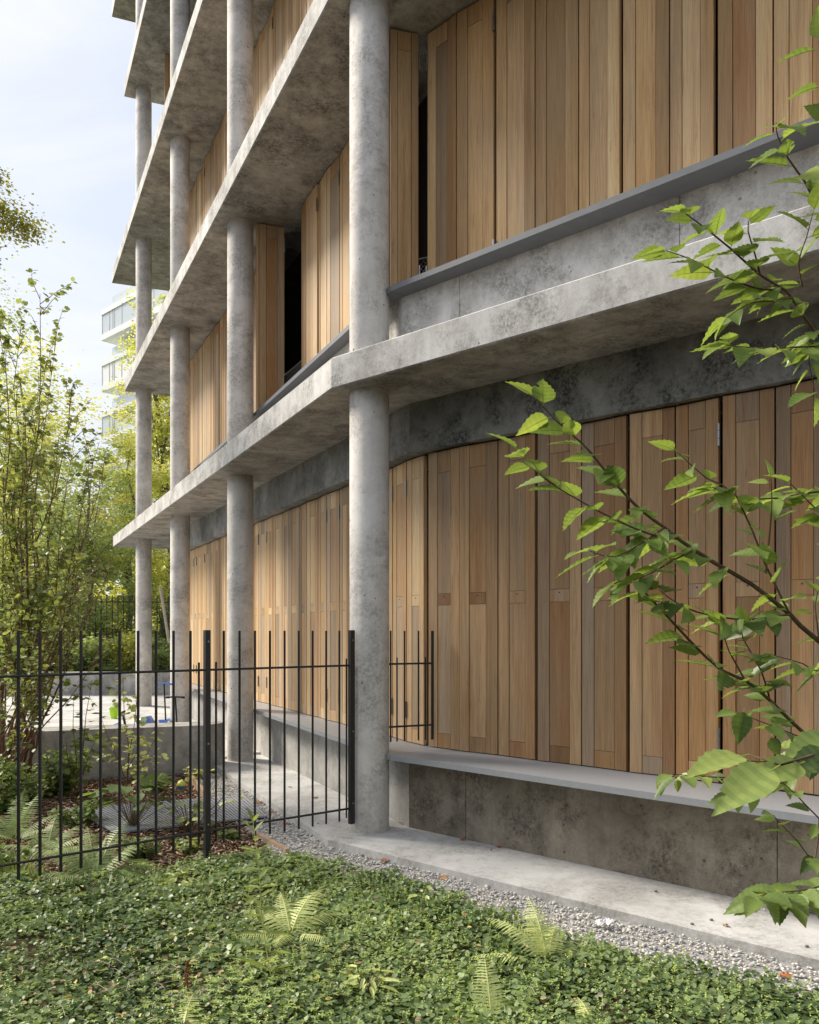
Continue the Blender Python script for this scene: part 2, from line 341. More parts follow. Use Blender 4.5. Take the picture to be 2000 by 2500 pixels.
for k, z in enumerate(SLABZ):
    mb = MB(); T = tips[k]
    R2 = (4.9, 6.915-.879*5.56)
    poly = [T, P_SLAB, R2, (R2[0]+6, R2[1]+6.6), (T[0]+END[0]*9, T[1]+END[1]*9)]
    # bevelled bottom arris: stack of two prisms (main body + thin drip chamfer)
    n = len(poly)
    def inset(poly, d):
        res = []; m_ = len(poly)
        ar = sum(poly[i][0]*poly[(i+1)%m_][1]-poly[(i+1)%m_][0]*poly[i][1] for i in range(m_))
        sg = 1 if ar > 0 else -1
        for i in range(m_):
            a = poly[i-1]; b = poly[i]; c = poly[(i+1)%m_]
            u1 = unit((b[0]-a[0], b[1]-a[1])); u2 = unit((c[0]-b[0], c[1]-b[1]))
            n1 = (-u1[1]*sg, u1[0]*sg); n2 = (-u2[1]*sg, u2[0]*sg)
            bx = (n1[0]+n2[0], n1[1]+n2[1]); q = d/(1+n1[0]*n2[0]+n1[1]*n2[1])
            res.append((b[0]+bx[0]*q, b[1]+bx[1]*q))
        return res
    pin = inset(poly, .012); ring = [pin, poly, poly, pin]; zs = [z, z+.012, z+TH-.01, z+TH]
    vs = []; fs = []
    for rg, zz in zip(ring, zs): vs += [(x, y, zz) for x, y in rg]
    for i in range(3):
        for j in range(n): fs.append((i*n+j, i*n+(j+1)%n, (i+1)*n+(j+1)%n, (i+1)*n+j))
    fs.append(tuple(range(n))[::-1]); fs.append(tuple(range(3*n, 4*n)))
    ar = sum(poly[i][0]*poly[(i+1)%n][1]-poly[(i+1)%n][0]*poly[i][1] for i in range(n))
    if ar < 0: fs = [f[::-1] for f in fs]
    mb.add(vs, fs)
    for t_ in (.33,):
        pl = inset(poly, t_); a_, b_, c_ = pl[0], pl[1], pl[2]
        for p_, q_ in ((a_, b_), (b_, c_)):
            u_ = unit((q_[0]-p_[0], q_[1]-p_[1])); l_ = math.hypot(q_[0]-p_[0], q_[1]-p_[1])
            mb.frame(p_, u_, (-u_[1], u_[0]), 0, l_, z-.003, z+.001, 0, .006)
    for c_ in COLS[:4]:
        for off in (-.30, .34, 2.1):
            p_ = addp((c_[0], c_[1]), DL, off)
            if p_[1] > T[1]-.2 or p_[1] < 7.1: continue
            mb.frame(addp(p_, NL, .24), (-NL[0], -NL[1]), DL, 0, 1.3, z-.003, z+.001, 0, .006)
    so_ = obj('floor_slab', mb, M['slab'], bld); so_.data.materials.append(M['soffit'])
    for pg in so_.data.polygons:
        if pg.normal.z < -.5: pg.material_index = 1  # downward faces get the concrete with painted shade
# columns per storey
levels = [(0.0, SLABZ[0])]+[(SLABZ[i]+TH, SLABZ[i+1]) for i in range(4)]
for ci, c in enumerate(COLS):
    for li, (z0, z1) in enumerate(levels):
        if ci == 4 and li > 1: continue
        if ci == 3 and li == 0: z0 = .0
        mb = MB(); r = .17
        mb.lathe((c[0], c[1], 0), [(r, z0-.05 if li == 0 else z0-.004), (r, z1-.035), (r-.006, z1-.03), (r-.006, z1+.005)], 48)
        obj('column', mb, M['column'], bld)
# plinth and parapets (left wing and right wing)
def run_wall(name, corner, dl, dr, z0, z1, thick, mat, ll=LEN_L, lr=LEN_R, endcap=True, tone=.5, joints=(), matl=None):
    nl = (-dl[1], dl[0]);  nl = nl if nl[0] > 0 else (-nl[0], -nl[1])      # inward
    nr = (-dr[1], dr[0]);  nr = nr if nr[0] > 0 else (-nr[0], -nr[1])
    bx = (nl[0]+nr[0], nl[1]+nr[1]); q = thick/(1+nl[0]*nr[0]+nl[1]*nr[1])
    ci = (corner[0]+bx[0]*q, corner[1]+bx[1]*q)
    a = addp(corner, dl, ll); b = addp(corner, dr, lr)
    ai = addp(a, nl, thick); bi = addp(b, nr, thick)
    k0 = addp(corner, dl, .005) if 'sill' in name else corner
    mb = MB(); mb.prism([a, k0, addp(ci, dl, .005) if 'sill' in name else ci, ai], z0, z1, tone); o1 = obj(name, mb, matl or mat, bld)
    mb = MB(); prev = corner; prevI = ci
    for t_ in joints:
        c0 = addp(corner, dr, t_-.003); c0i = addp(c0, nr, thick); mb.prism([prev, c0, c0i, prevI], z0, z1, tone)
        c1 = addp(corner, dr, t_+.003); prev = c1; prevI = addp(c1, nr, thick)
        g0 = addp(c0, nr, .012); g1 = addp(c1, nr, .012); mb.prism([g0, g1, addp(g1, nr, .1), addp(g0, nr, .1)], z0, z1, tone)
    mb.prism([prev, b, bi, prevI], z0, z1, tone); o2 = obj(name, mb, mat, bld)
    return o1, o2
DPL = unit((-.489, 1)); DPR = unit((1, -.896)); DBL = unit((-.475, 1)); DBR = unit((1, -.93))
DML = unit((-.505, 1)); DMR = unit((1, -.885))
run_wall('plinth_wall', W0, DPL, DPR, -.06, .615, .22, M['wall'], 10.9, 4.9, joints=(.62, 3.05), matl=M['wall_lit'])
for i in range(3):
    zf = SLABZ[i]+TH
    run_wall('parapet_wall', (-.06, 6.985), DPL, DPR, zf, zf+.537, .22, M['slab'], 10.9, 4.9, joints=(.62, 2.45))
    run_wall('window_sill', B0, DBL, DBR, zf+.537, zf+.582, .60, M['sill_dark'], 11.9, 4.9)
run_wall('bench_sill', B0, DBL, DBR, .615, .66, .60, M['sill'], 11.2, 4.9)
run_wall('lintel_beam', (0.0, 7.36), DML, DMR, 3.30, 3.738, .50, M['beam'], 11.1, 4.6, matl=M['beam_lit'])
# vertical formwork joints of plinth: thin grooves built as narrow dark recess strips is geometry: small raised fins
for t in (.30*4, .30*4+2.35):
    pass
# inner dark wall (glazing) behind the shutters
run_wall('glazing', addp(addp(S0, (.94,.34), .0), (.6,.8), .45), DML, DMR, .66, 3.30, .1, M['dark'], 10.0, 4.4)
for i in range(3):
    run_wall('glazing', addp(S0, (.6,.8), .45), DML, DMR, SLABZ[i]+TH+.01, SLABZ[i+1]-.003, .1, M['dark'], 10.0, 4.4)
# end return walls
ec = addp(S0, DML, 10.75)
for i, (z0, z1) in enumerate(levels[:4]):
    mb = MB(); u = (-NL[0], -NL[1])
    mb.frame(addp(ec, u, .03), u, DML, 0, 5.5, z0 if i else .0, (3.30 if i == 0 else z1-.003), -.25, 0)
    obj('end_wall', mb, M['wall'], bld)
mb = MB(); mb.frame(addp((0.0, 7.36), DML, 11.1), (-NL[0], -NL[1]), DML, 0, 5, 3.30, 3.738, .002, .30); obj('lintel_beam', mb, M['beam'], bld)

# ------------------------------------------------------------------ shutters
tone_rng = random.Random(5)
hinge_me = None
def make_shutter(p0, p1, z0, z1, kind, hinge=0, name='shutter', gap=.006):
    """one folding leaf seen from outside between plan points p0 and p1 (outer face)"""
    u = unit((p1[0]-p0[0], p1[1]-p0[1])); w = math.hypot(p1[0]-p0[0], p1[1]-p0[1])
    n = (-u[1], u[0])
    # outward = towards the camera side (origin)
    mid = ((p0[0]+p1[0])/2, (p0[1]+p1[1])/2)
    if n[0]*(-mid[0]-1.2)+n[1]*(-mid[1]) < 0: n = (-n[0], -n[1])
    mb = MB(); tr = tone_rng
    a0, a1 = gap, w-gap; ww = a1-a0; g = .0032
    def board(s0, s1, za, zb, d=0): mb.frame(p0, u, n, s0, s1, za, zb, -.034, 0+d, tr.random())
    s1 = a0+ww*tr.choice([.26,.28,.30]); s2 = a1-ww*tr.choice([.26,.28,.30])
    board(a0, s1-g, z0, z1, 0); board(s2+g, a1, z0, z1, 0)
    if kind == 'ground':
        zs = [(z0, z0+.125), (z0+.128, 1.925), (1.928, 2.025), (2.028, z1-.19), (z1-.187, z1)]
        for k, (za, zb) in enumerate(zs):
            if k in (1, 3):
                mb.frame(p0, u, n, s1+g*.5, s2-g*.5, za, zb, -.034, -.0035, tr.random())
            else: board(s1+g*.5, s2-g*.5, za, zb, -.002)
    else:
        zs = [(z0, z0+.10), (z0+.103, z1-.17), (z1-.167, z1)]
        for k, (za, zb) in enumerate(zs): board(s1+g*.5, s2-g*.5, za, zb, -.002 if k != 1 else -.0035)
    mb.frame(p0, u, n, a0+.004, a1-.004, z0+.004, z1-.004, -.044, -.036, .5)
    o = obj(name, mb, M['wood_shaded'] if (kind == 'ground' and mid[0] > .15) else (M['wood'] if mid[0] > .1 or abs(u[0]) > .85 else M['wood_lit']), bld)  # board colour by wing: lit left, shaded right, to sharpen the corner
    if kind == 'ground':           # small round hole plug in the middle rail
        k = MB(); c = addp(addp(p0, u, (s1+s2)/2), n, -.001)
        k.frame(c, u, n, -.005, .005, 1.995, 2.006, -.002, .0008); obj('peg', k, M['black'], o)
    if hinge:
        at0 = a0-.008 if hinge > 0 else a1+.008
        c = addp(addp(p0, u, at0), n, .008)
        for zz in (z1-.33, z0+.22):
            k = MB()
            for q in range(3): k.tube([(c[0], c[1], zz+q*.052), (c[0], c[1], zz+.049+q*.052)], .0105, 8)
            obj('hinge', k, M['steel'], o)
    return o
def solve_t(px, p, d):
    k = (px-1000)/2000; return (p[1]*k-p[0])/(d[0]-d[1]*k)
# right wing ground: measured leaf edges
edges_r = [1043, 1126, 1216, 1315, 1420, 1539, 1649, 1765, 1893, 2032]
tr_ = [max(.022, solve_t(px, S0, DR)) for px in edges_r]; tr_ += [tr_[-1]+.36, tr_[-1]+.72]
zig = [0,0,.0,.022,.0,.0,.02,0,.02,0,0,0]
for i in range(len(tr_)-1):
    wide = i in (2, 4, 6, 8)
    a = addp(addp(S0, DR, tr_[i]+(.006 if i in (3,5,7) else 0)), NR, .03 if i%2 == 1 else .0)
    b = addp(addp(S0, DR, tr_[i+1]-(.018 if wide else 0)), NR, .0 if i%2 == 1 else .02)
    make_shutter(a, b, .668, 3.285-.0, 'ground', hinge=-1 if i in (6,) else 0)
# right wing upper storey
edges_u = [1043, 1118, 1211, 1310, 1413, 1523, 1635, 1754, 1888, 2030]
tu = [max(.005, solve_t(px, S0, DR)) for px in edges_u]+[3.75, 4.1]
for i in range(len(tu)-1):
    wide = i in (1, 4, 6)
    a = addp(addp(S0, DR, tu[i]), NR, .02 if i%2 else 0)
    b = addp(addp(S0, DR, tu[i+1]-(.02 if wide else 0)), NR, .0 if i%2 else .02)
    make_shutter(a, b, SLABZ[0]+TH+.59, SLABZ[1]-.02, 'upper', hinge=(-1 if i == 1 else (1 if i == 0 else 0)))
# left wing
NLi = (-NL[0], -NL[1])
w = .345
def left_leaf(i, z0, z1, kind, hinge=0, ang=0, name='shutter'):
    zz = .022 if i%2 else 0.0
    a = addp(addp(S0, DML, (.045 if i == 0 else .012)+i*w), NL, zz); b = addp(addp(S0, DML, .004+(i+1)*w), NL, .022-zz)
    return make_shutter(b, a, z0, z1, kind, hinge)
for i in range(31):
    left_leaf(i, .668, 3.285, 'ground', hinge=1 if i in (0,1,5,6,13,14,16,18,24,26,27) else 0)
# first upper storey, some leaves folded open
za, zb = SLABZ[0]+TH+.59, SLABZ[1]-.02
make_shutter((-.175, 7.275), (.085, 7.345), za, zb, 'upper', hinge=-1)
make_shutter((-.186, 7.285), (-.06, 7.60), za, zb, 'upper')
for i in (2, 3, 4, 5, 6, 7): left_leaf(i, za, zb, 'upper', hinge=1 if i in (5,7) else 0)
make_shutter((-1.364, 10.32), (-1.106, 9.80), za, zb, 'upper', hinge=-1)
make_shutter((-1.977, 10.76), (-1.66, 10.87), za, zb, 'upper', hinge=-1)
make_shutter((-1.99, 10.77), (-1.83, 11.08), za, zb, 'upper')
for i in range(12, 31):
    if solve_t(640, S0, DML) > 0: left_leaf(i, za, zb, 'upper', hinge=1 if i in (17,21) else 0)
za, zb = SLABZ[1]+TH+.59, SLABZ[2]-.02
for i in range(4, 31): left_leaf(i, za, zb, 'upper', hinge=1 if i%6 == 0 else 0)
za, zb = SLABZ[2]+TH+.59, SLABZ[3]-.02
make_shutter((-5.10, 17.05), (-4.84, 17.15), za, zb, 'upper')
# diamond mesh guard behind the open gaps
def guard(p, q, z0, z1):
    u = unit((q[0]-p[0], q[1]-p[1])); w_ = math.hypot(q[0]-p[0], q[1]-p[1]); h = z1-z0
    mb = MB()
    def Pt(a, z): return (p[0]+u[0]*a, p[1]+u[1]*a, z)
    for a, b in ((Pt(0,z0),Pt(w_,z0)), (Pt(0,z1),Pt(w_,z1)), (Pt(0,z0),Pt(0,z1)), (Pt(w_,z0),Pt(w_,z1))): mb.tube([a, b], .009, 6)
    st = .045; k = -h
    while k < w_:
        for sgn in (1, -1):
            s0 = max(0, k); s1 = min(w_, k+h)
            if s1 <= s0: continue
            if sgn == 1: mb.tube([Pt(s0, z0+s0-k), Pt(s1, z0+s1-k)], .0022, 4, caps=False)
            else: mb.tube([Pt(s0, z1-(s0-k)), Pt(s1, z1-(s1-k))], .0022, 4, caps=False)
        k += st
    obj('mesh_guard', mb, M['steel'], bld)
guard((-.05, 7.62), (.30, 7.44), 4.62, 5.12)
guard((-1.88, 11.35), (-1.22, 10.1), 4.62, 5.12)

# ------------------------------------------------------------------ ground, paths
g = MB(); g.add([(-300,-60,-.075),(300,-60,-.075),(300,500,-.075),(-300,500,-.075)], [(0,1,2,3)])
tag(obj('ground', g, M['soil'], origin=(0,0,-.075)), kind='structure')
# walkway along the building
W_ = (-.66, 6.655)
dwl = unit((-.4877, 1)); dwr = unit((1, -.875))
mb = MB()
poly = [addp(W_, dwl, 3.9), W_, addp(W_, dwr, 6.2), (6.0, 4.2), (1.2, 8.6), (-2.2, 13.6), (-3.4, 11.6)]
mb.prism(poly, -.3, 0.0)
tag(obj('walkway', mb, M['path']), kind='structure')
mb = MB()
mb.prism([(-12.5, 9.9), (-4.9, 9.75), (-2.6, 10.55), (-2.3,11.2), (-1.1,11.5), (-.9, 13.5), (-1.5,22.2), (-14, 21.6)], -.3, -.004+.034)
tag(obj('patio', mb, M['path']), kind='structure')
# low garden wall around the patio
mb = MB()
mb.prism([(-2.56, 10.12), (-4.95, 9.30), (-9.5, 8.9), (-9.5, 9.35), (-4.95, 9.75), (-2.72, 10.56)], -.3, .53)
mb.prism([(-2.56, 10.12), (-2.72, 10.56), (-2.50, 10.72), (-2.36, 10.46)], -.3, .528)
tag(obj('garden_wall', mb, M['garden_wall']), 'low grey concrete wall in front of the patio with toys behind it', 'wall')
mb = MB(); mb.prism([(-13, 21.0), (-2.6, 21.6), (-2.6, 22.0), (-13, 21.45)], -.1, .62)
tag(obj('garden_wall', mb, M['garden_wall']), 'long pale planter wall at the far side of the patio', 'wall')
mb = MB(); mb.prism([(-11.8, 25.5), (-5.5, 26.4), (-5.5, 26.8), (-11.8, 25.9)], -.1, 1.35)
tag(obj('garden_wall', mb, M['garden_wall']), 'farthest concrete terrace wall among bushes behind the planter wall', 'wall')
# planted terrace behind the planter wall
mb = MB(); nx = 14
mb.add([(-30,21.9,.5),(8,22.1,.5),(8,27,.9),(-30,26.2,.9),(8,60,2.6),(-30,60,2.6)], [(0,1,2,3),(3,2,4,5)])
tag(obj('planted_bank', mb, M['soil']), kind='structure')

# gravel strip: bed + pebbles
bound = [(-1.31,7.0),(-1.0,6.3),(-.7,5.95),(-.26,5.7),(.20,5.1),(.70,4.65),(1.2,4.2),(1.87,3.78),(3.1,2.8)]
outer = [addp(W_, dwl, 3.9), W_, addp(W_, dwr, 5.2)]
timber_line = [(-2.73, 9.95), (-2.14, 8.47), (-1.31, 6.97), (-.97, 6.45)]
gp = [(-2.66,10.05), (-2.14,8.47), (-1.31,6.97)]+bound[1:]+[addp(W_, dwr, 5.2), W_, addp(W_, dwl, 3.75)]
mb = MB(); mb.prism(gp[::-1], -.2, -.058)
tag(obj('gravel_bed', mb, M['gravel_bed']), kind='structure')
def inpoly(x, y, poly):
    x = np.asarray(x); y = np.asarray(y); ins = np.zeros(x.shape, bool); n = len(poly); j = n-1
    for i in range(n):
        xi, yi = poly[i]; xj, yj = poly[j]
        c = ((yi > y) != (yj > y)) & (x < (xj-xi)*(y-yi)/(yj-yi+1e-12)+xi)
        ins ^= c; j = i
    return ins
def in_view(x, y, m=.35):
    return (y > 3.2) & (np.abs(x) < .5*y+m)
# --- numpy instancing
def rot_basis(axis, nrm):
    a = axis/np.maximum(np.linalg.norm(axis, axis=1, keepdims=True), 1e-9)
    s = np.cross(a, nrm); s /= np.maximum(np.linalg.norm(s, axis=1, keepdims=True), 1e-9)
    n = np.cross(s, a)
    return np.stack([s, a, n], axis=2)      # columns: x side, y axis, z normal
def scatter(tv, tf, pos, B, scale, tones):
    tv = np.asarray(tv, float); tf = np.asarray(tf, int); n = len(pos)
    scale = np.asarray(scale, float)
    if scale.ndim == 1: scale = np.repeat(scale[:, None], 3, 1)
    loc = tv[None]*scale[:, None, :]
    V = np.einsum('nij,nkj->nki', B, loc)+pos[:, None, :]
    F = (tf[None]+(np.arange(n)*len(tv))[:, None, None]).reshape(-1, tf.shape[1])
    return V.reshape(-1, 3), F, np.repeat(tones, len(tf))
LEAF4 = ([(0,0,0),(.30,.28,.07),(.30,.62,.06),(0,1,-.03),(-.30,.62,.06),(-.30,.28,.07)], [(0,1,2,3),(0,3,4,5)])
LEAFR = ([(0,0,0),(.38,.20,.05),(.42,.62,.04),(0,1,-.06),(-.42,.62,.04),(-.38,.20,.05)], [(0,1,2,3),(0,3,4,5)])
LANCE = ([(0,0,0),(.15,.25,.04),(.13,.62,.03),(0,1,-.12),(-.13,.62,.03),(-.15,.25,.04)], [(0,1,2,3),(0,3,4,5)])
def rand_dirs(n, up_lo, up_hi):
    az = RS.uniform(0, 2*np.pi, n); el = RS.uniform(up_lo, up_hi, n)
    return np.stack([np.cos(az)*np.cos(el), np.sin(az)*np.cos(el), np.sin(el)], 1)
def rand_nrm(n, sp=.5, base=(0,0,1)):
    return np.array(base)[None]+RS.normal(0, sp, (n, 3))
# pebbles
t = (1+5**.5)/2
ICO = np.array([(-1,t,0),(1,t,0),(-1,-t,0),(1,-t,0),(0,-1,t),(0,1,t),(0,-1,-t),(0,1,-t),(t,0,-1),(t,0,1),(-t,0,-1),(-t,0,1)])/math.sqrt(1+t*t)
ICF = [(0,11,5),(0,5,1),(0,1,7),(0,7,10),(0,10,11),(1,5,9),(5,11,4),(11,10,2),(10,7,6),(7,1,8),(3,9,4),(3,4,2),(3,2,6),(3,6,8),(3,8,9),(4,9,5),(2,4,11),(6,2,10),(8,6,7),(9,8,1)]
def pebbles(n, poly, bb, rr=(.005,.0115), z=-.055):
    x = RS.uniform(bb[0], bb[1], n); y = RS.uniform(bb[2], bb[3], n)
    k = inpoly(x, y, poly) & in_view(x, y); x = x[k]; y = y[k]; n = len(x)
    s = RS.uniform(rr[0], rr[1], n)*(1+.4*(RS.rand(n) > .93))
    pos = np.stack([x, y, z+s*.35+RS.rand(n)*.006], 1)
    B = rot_basis(rand_dirs(n, -.3, .3), rand_nrm(n, .25))
    sc = np.stack([s*RS.uniform(.7,1.1,n), s*RS.uniform(1,1.5,n), s*RS.uniform(.5,.8,n)], 1)
    return scatter(ICO, ICF, pos, B, sc, np.clip(RS.beta(2.2, 2.0, n), 0, 1))
gpo = gp+[]
V, F, T_ = pebbles(80000, gpo, (-3, 3.4, 2.8, 10.2))
o = arrays_obj('gravel', V, F, T_, M['pebble'], smooth=np.ones(len(F), bool)); tag(o, kind='stuff')
tag(o, 'pale grey pebble gravel strip beside the walkway', 'gravel')

# mulch chips
CHIP = ([(-.5,-.5,-.5),(.5,-.5,-.5),(.5,.5,-.5),(-.5,.5,-.5),(-.5,-.5,.5),(.5,-.5,.5),(.5,.5,.5),(-.5,.5,.5)],
        [(0,3,2,1),(4,5,6,7),(0,1,5,4),(1,2,6,5),(2,3,7,6),(3,0,4,7)])
mpoly = [(-7,9.4),(-4.9,9.25),(-2.6,10.05),(-2.14,8.47),(-1.31,6.97),(-1.0,6.4),(-1.4,5.7),(-2.6,5.0),(-3.4,4.6),(-7,5)]
n = 34000; x = RS.uniform(-5.6,-.9,n); y = RS.uniform(4.6,10.1,n); k = inpoly(x,y,mpoly) & in_view(x,y,.6); x=x[k]; y=y[k]; n=len(x)
pos = np.stack([x, y, -.065+RS.rand(n)*.03], 1)
B = rot_basis(rand_dirs(n,-.35,.35), rand_nrm(n,.4))
sc = np.stack([RS.uniform(.006,.016,n), RS.uniform(.02,.065,n), RS.uniform(.002,.006,n)], 1)
V, F, T_ = scatter(CHIP[0], CHIP[1], pos, B, sc, RS.rand(n)**1.3)
tag(arrays_obj('bark_mulch', V, F, T_, M['mulch']), 'reddish brown bark mulch on the bed behind the fence', 'mulch', kind='stuff')

# timber edging
for (a, b), lb in (((timber_line[0], (-2.10, 8.40)), 'pale timber edging board beside the ball and gravel'),
               (((-1.33, 7.02), (-.98, 6.47)), 'weathered timber edging strip half sunk between gravel and creeping plants')):
    u = unit((b[0]-a[0], b[1]-a[1])); nn = (-u[1], u[0]); mb = MB(); l = math.hypot(b[0]-a[0], b[1]-a[1])
    mb.frame(a, u, nn, 0, l, -.1, .03 if a[1] > 8 else -.025, 0, .035); tag(obj('timber_edging', mb, M['timber']), lb, 'edging board')
# metal grate
q = [(-3.33,7.95), (-1.73,8.60), (-1.325,7.64), (-2.52,7.03)]
gr = empty('drain_grate', (-2.2, 7.8, -.05), 'flat grey ribbed metal drain grate lying in the mulch', 'grate')
mb = MB(); q4 = [Vector((*p_, 0)) for p_ in q]
mb.prism(q, -.072, -.040); obj('base_plate', mb, M['rubber'], gr)
mb = MB(); nb = 46
for i in range(nb):
    t0 = (i+.1)/nb; t1 = (i+.62)/nb
    a0 = q4[0].lerp(q4[1], t0); a1 = q4[0].lerp(q4[1], t1); b0 = q4[3].lerp(q4[2], t0); b1 = q4[3].lerp(q4[2], t1)
    mb.prism([(a0.x,a0.y),(a1.x,a1.y),(b1.x,b1.y),(b0.x,b0.y)][::-1], -.04, -.022)
for tt in (0., .25, .5, .75, 1.0):
    c0 = q4[0].lerp(q4[3], tt*.985); c1 = q4[1].lerp(q4[2], tt*.985); d0 = q4[0].lerp(q4[3], tt*.985+.015); d1 = q4[1].lerp(q4[2], tt*.985+.015)
    mb.prism([(c0.x,c0.y),(c1.x,c1.y),(d1.x,d1.y),(d0.x,d0.y)], -.039, -.026)
obj('grating', mb, M['greymetal'], gr)

# ------------------------------------------------------------------ fence
def bar(mb, x, y, z0, z1, r=.008): mb.frame((x-r, y-r), (1,0), (0,1), 0, 2*r, z0, z1, 0, 2*r)
FB = (-.49, 6.95); FS = unit((-1.0, -.83))
def fpt(X): return (X, 7.357+.83*X)
fe = empty('metal_fence', (-1.51, 6.10, -.05), 'black metal picket fence crossing the garden up to the nearest column', 'fence')
X = -1.61; px_ = []
while X > -3.6: px_.append(X); X -= .1006
px_ += [-1.404+.102*i for i in range(9)]
for X in px_:
    mb = MB(); x, y = fpt(X); bar(mb, x, y, .10, 1.70, .0078); obj('picket', mb, M['black'], fe)
for X in (-1.559, -1.453, -.532):
    mb = MB(); x, y = fpt(X); bar(mb, x, y, .12, 1.465, .0068); obj('picket', mb, M['black'], fe)
uF = unit((1, .83)); nF = (uF[1], -uF[0])
for X in (-1.51, -.475, -3.05):
    x, y = fpt(X) if X < -1 else (-.487, 6.858); mb = MB(); mb.frame((x, y), uF, nF, -.021, .021, -.08 if X < -1 else .085, 1.705, -.018, .022); po = obj('post', mb, M['black'], fe)
    for zz in (1.62, .86, .26):
        b_ = MB(); c = addp((x, y), nF, .022); b_.tube([(c[0], c[1], zz), (c[0]+nF[0]*.006, c[1]+nF[1]*.006, zz)], .0075, 8); obj('bolt', b_, M['steel'], po)
for z in (1.409, .21):
    for (a, b) in ((-3.62, -1.51), (-1.51, -.49)):
        mb = MB(); p = addp(fpt(a), nF, .013); q_ = addp(fpt(b), nF, .013) if b < -1 else (-.492, 6.875)
        mb.tube([(p[0], p[1], z), (q_[0], q_[1], z)], .0088, 10); obj('rail', mb, M['black'], fe)
fe2 = empty('metal_fence', (0, 7.1, .69), 'short black picket panel between the nearest column and the corner shutters', 'fence')
def fp2(px): 
    k = (px-1000)/2000; a = (-.17, 7.03); d = (.365, .17); t_ = (a[1]*k-a[0])/(d[0]-d[1]*k); return (a[0]+d[0]*t_, a[1]+d[1]*t_)
for px, top, r in ((954,1.70,.0075),(969.5,1.47,.0065),(988,1.70,.0075),(1022,1.70,.0075),(1039,1.47,.0065)):
    mb = MB(); x, y = fp2(px); bar(mb, x, y, .745, top, r); obj('picket', mb, M['black'], fe2)
mb = MB(); x, y = fp2(1056); bar(mb, x, y, .745, 1.70, .0125); obj('post', mb, M['black'], fe2)
for z in (1.415, .875):
    a = fp2(938); b = fp2(1056); mb = MB(); mb.tube([(a[0], a[1]-.012, z), (b[0], b[1]-.012, z)], .0085, 10); obj('rail', mb, M['black'], fe2)
# distant fence in the trees
fe3 = empty('metal_fence', (-7.9, 24.2, .5), 'distant tall black railing half hidden by bushes behind the far columns', 'fence')
for i in range(26):
    mb = MB(); x = -10.2+i*.16; y = 24.0+.1*i*.16; bar(mb, x, y, .5, 2.75, .012); obj('picket', mb, M['black'], fe3)
for z in (.75, 2.55):
    mb = MB(); mb.tube([(-10.25, 23.99, z), (-6.1, 24.42, z)], .015, 6); obj('rail', mb, M['black'], fe3)

# ------------------------------------------------------------------ distant white tower
tw = empty('apartment_tower', (-16.5, 47, 0), 'distant white apartment tower with projecting balcony boxes beyond the trees', 'building')
K = (-18.83, 50.0); du = unit((.735, -.68)); de = unit((.68, .735))
def tz(py): return CAMZ+(1540-py)/2000*50
mb = MB(); mb.frame(addp(addp(K, de, 1.1), du, 1.0), du, de, 0, 9, 0, tz(752), 0, 9); obj('tower_core', mb, M['white_tower'], tw)
for j in range(5):
    y0 = 758+125*j
    mb = MB(); z1 = tz(y0); z0 = tz(y0+74)
    mb.frame(K, du, de, 0, 9.5, z0, z0+.35, 0, 7); mb.frame(K, du, de, 0, 9.5, z1-.3, z1, 0, 7)
    mb.frame(K, du, de, 0.06, 9.4, z0+.35, z1-.3, .5, 6.9); obj('balcony_box', mb, M['white_tower'], tw)
    mb = MB(); mb.frame(K, du, de, 0.02, 9.3, z0+.35, z1-.3, .06, .12); bw = obj('window', mb, M['glass'] if j != 1 else M['white_tower'], tw)
    for q_ in (0, .9, 1.3, 1.5, 2.4, 4.6, 6.0, 7.5, 9.2):
        fm = MB(); fm.frame(K, du, de, q_+.0, q_+.07, z0+.352, z1-.302, .045, .13); obj('mullion', fm, M['greymetal'], bw)
    mb = MB(); mb.frame(addp(K, de, .5), du, de, .4, 9.2, z1, z1+.85, 0, .03); obj('balustrade', mb, M['glass'], tw)

# ------------------------------------------------------------------ toys on the patio
def ellips(mb, c, r, seg=16, rings=10, tone=.5, top=1.0):
    vs = []; fs = []
    for i in range(rings+1):
        th = math.pi*i/rings
        for k in range(seg):
            a = 2*math.pi*k/seg; vs.append((c[0]+r[0]*math.sin(th)*math.cos(a), c[1]+r[1]*math.sin(th)*math.sin(a), c[2]-r[2]*math.cos(th)))
    for i in range(rings):
        for k in range(seg): k2=(k+1)%seg; fs.append((i*seg+k, i*seg+k2, (i+1)*seg+k2, (i+1)*seg+k))
    mb.add(vs, fs, tone, True)
car = empty('toy_car', (-4.05, 11.9, .03), 'blue ride-on toy car parked behind the low wall', 'toy car')
mb = MB(); 
sec = [(-.34,.10,.20),(-.32,.12,.30),(-.20,.14,.36),(-.10,.12,.30),(.05,.12,.30),(.14,.14,.44),(.27,.14,.46),(.34,.12,.36),(.36,.10,.22)]
vs = []; fs = []
for (xx, hw, zz) in sec: vs += [(-4.05+xx, 11.9-hw, .12), (-4.05+xx, 11.9-hw*1.05, zz-.05), (-4.05+xx, 11.9-hw*.6, zz), (-4.05+xx, 11.9+hw*.6, zz), (-4.05+xx, 11.9+hw*1.05, zz-.05), (-4.05+xx, 11.9+hw, .12)]
for i in range(len(sec)-1):
    for k in range(6): fs.append((i*6+k, i*6+(k+1)%6, (i+1)*6+(k+1)%6, (i+1)*6+k))
fs += [tuple(range(6))[::-1], tuple(range(len(vs)-6, len(vs)))]
mb.add(vs, [f[::-1] for f in fs], .5, True); obj('body', mb, M['blue'], car)
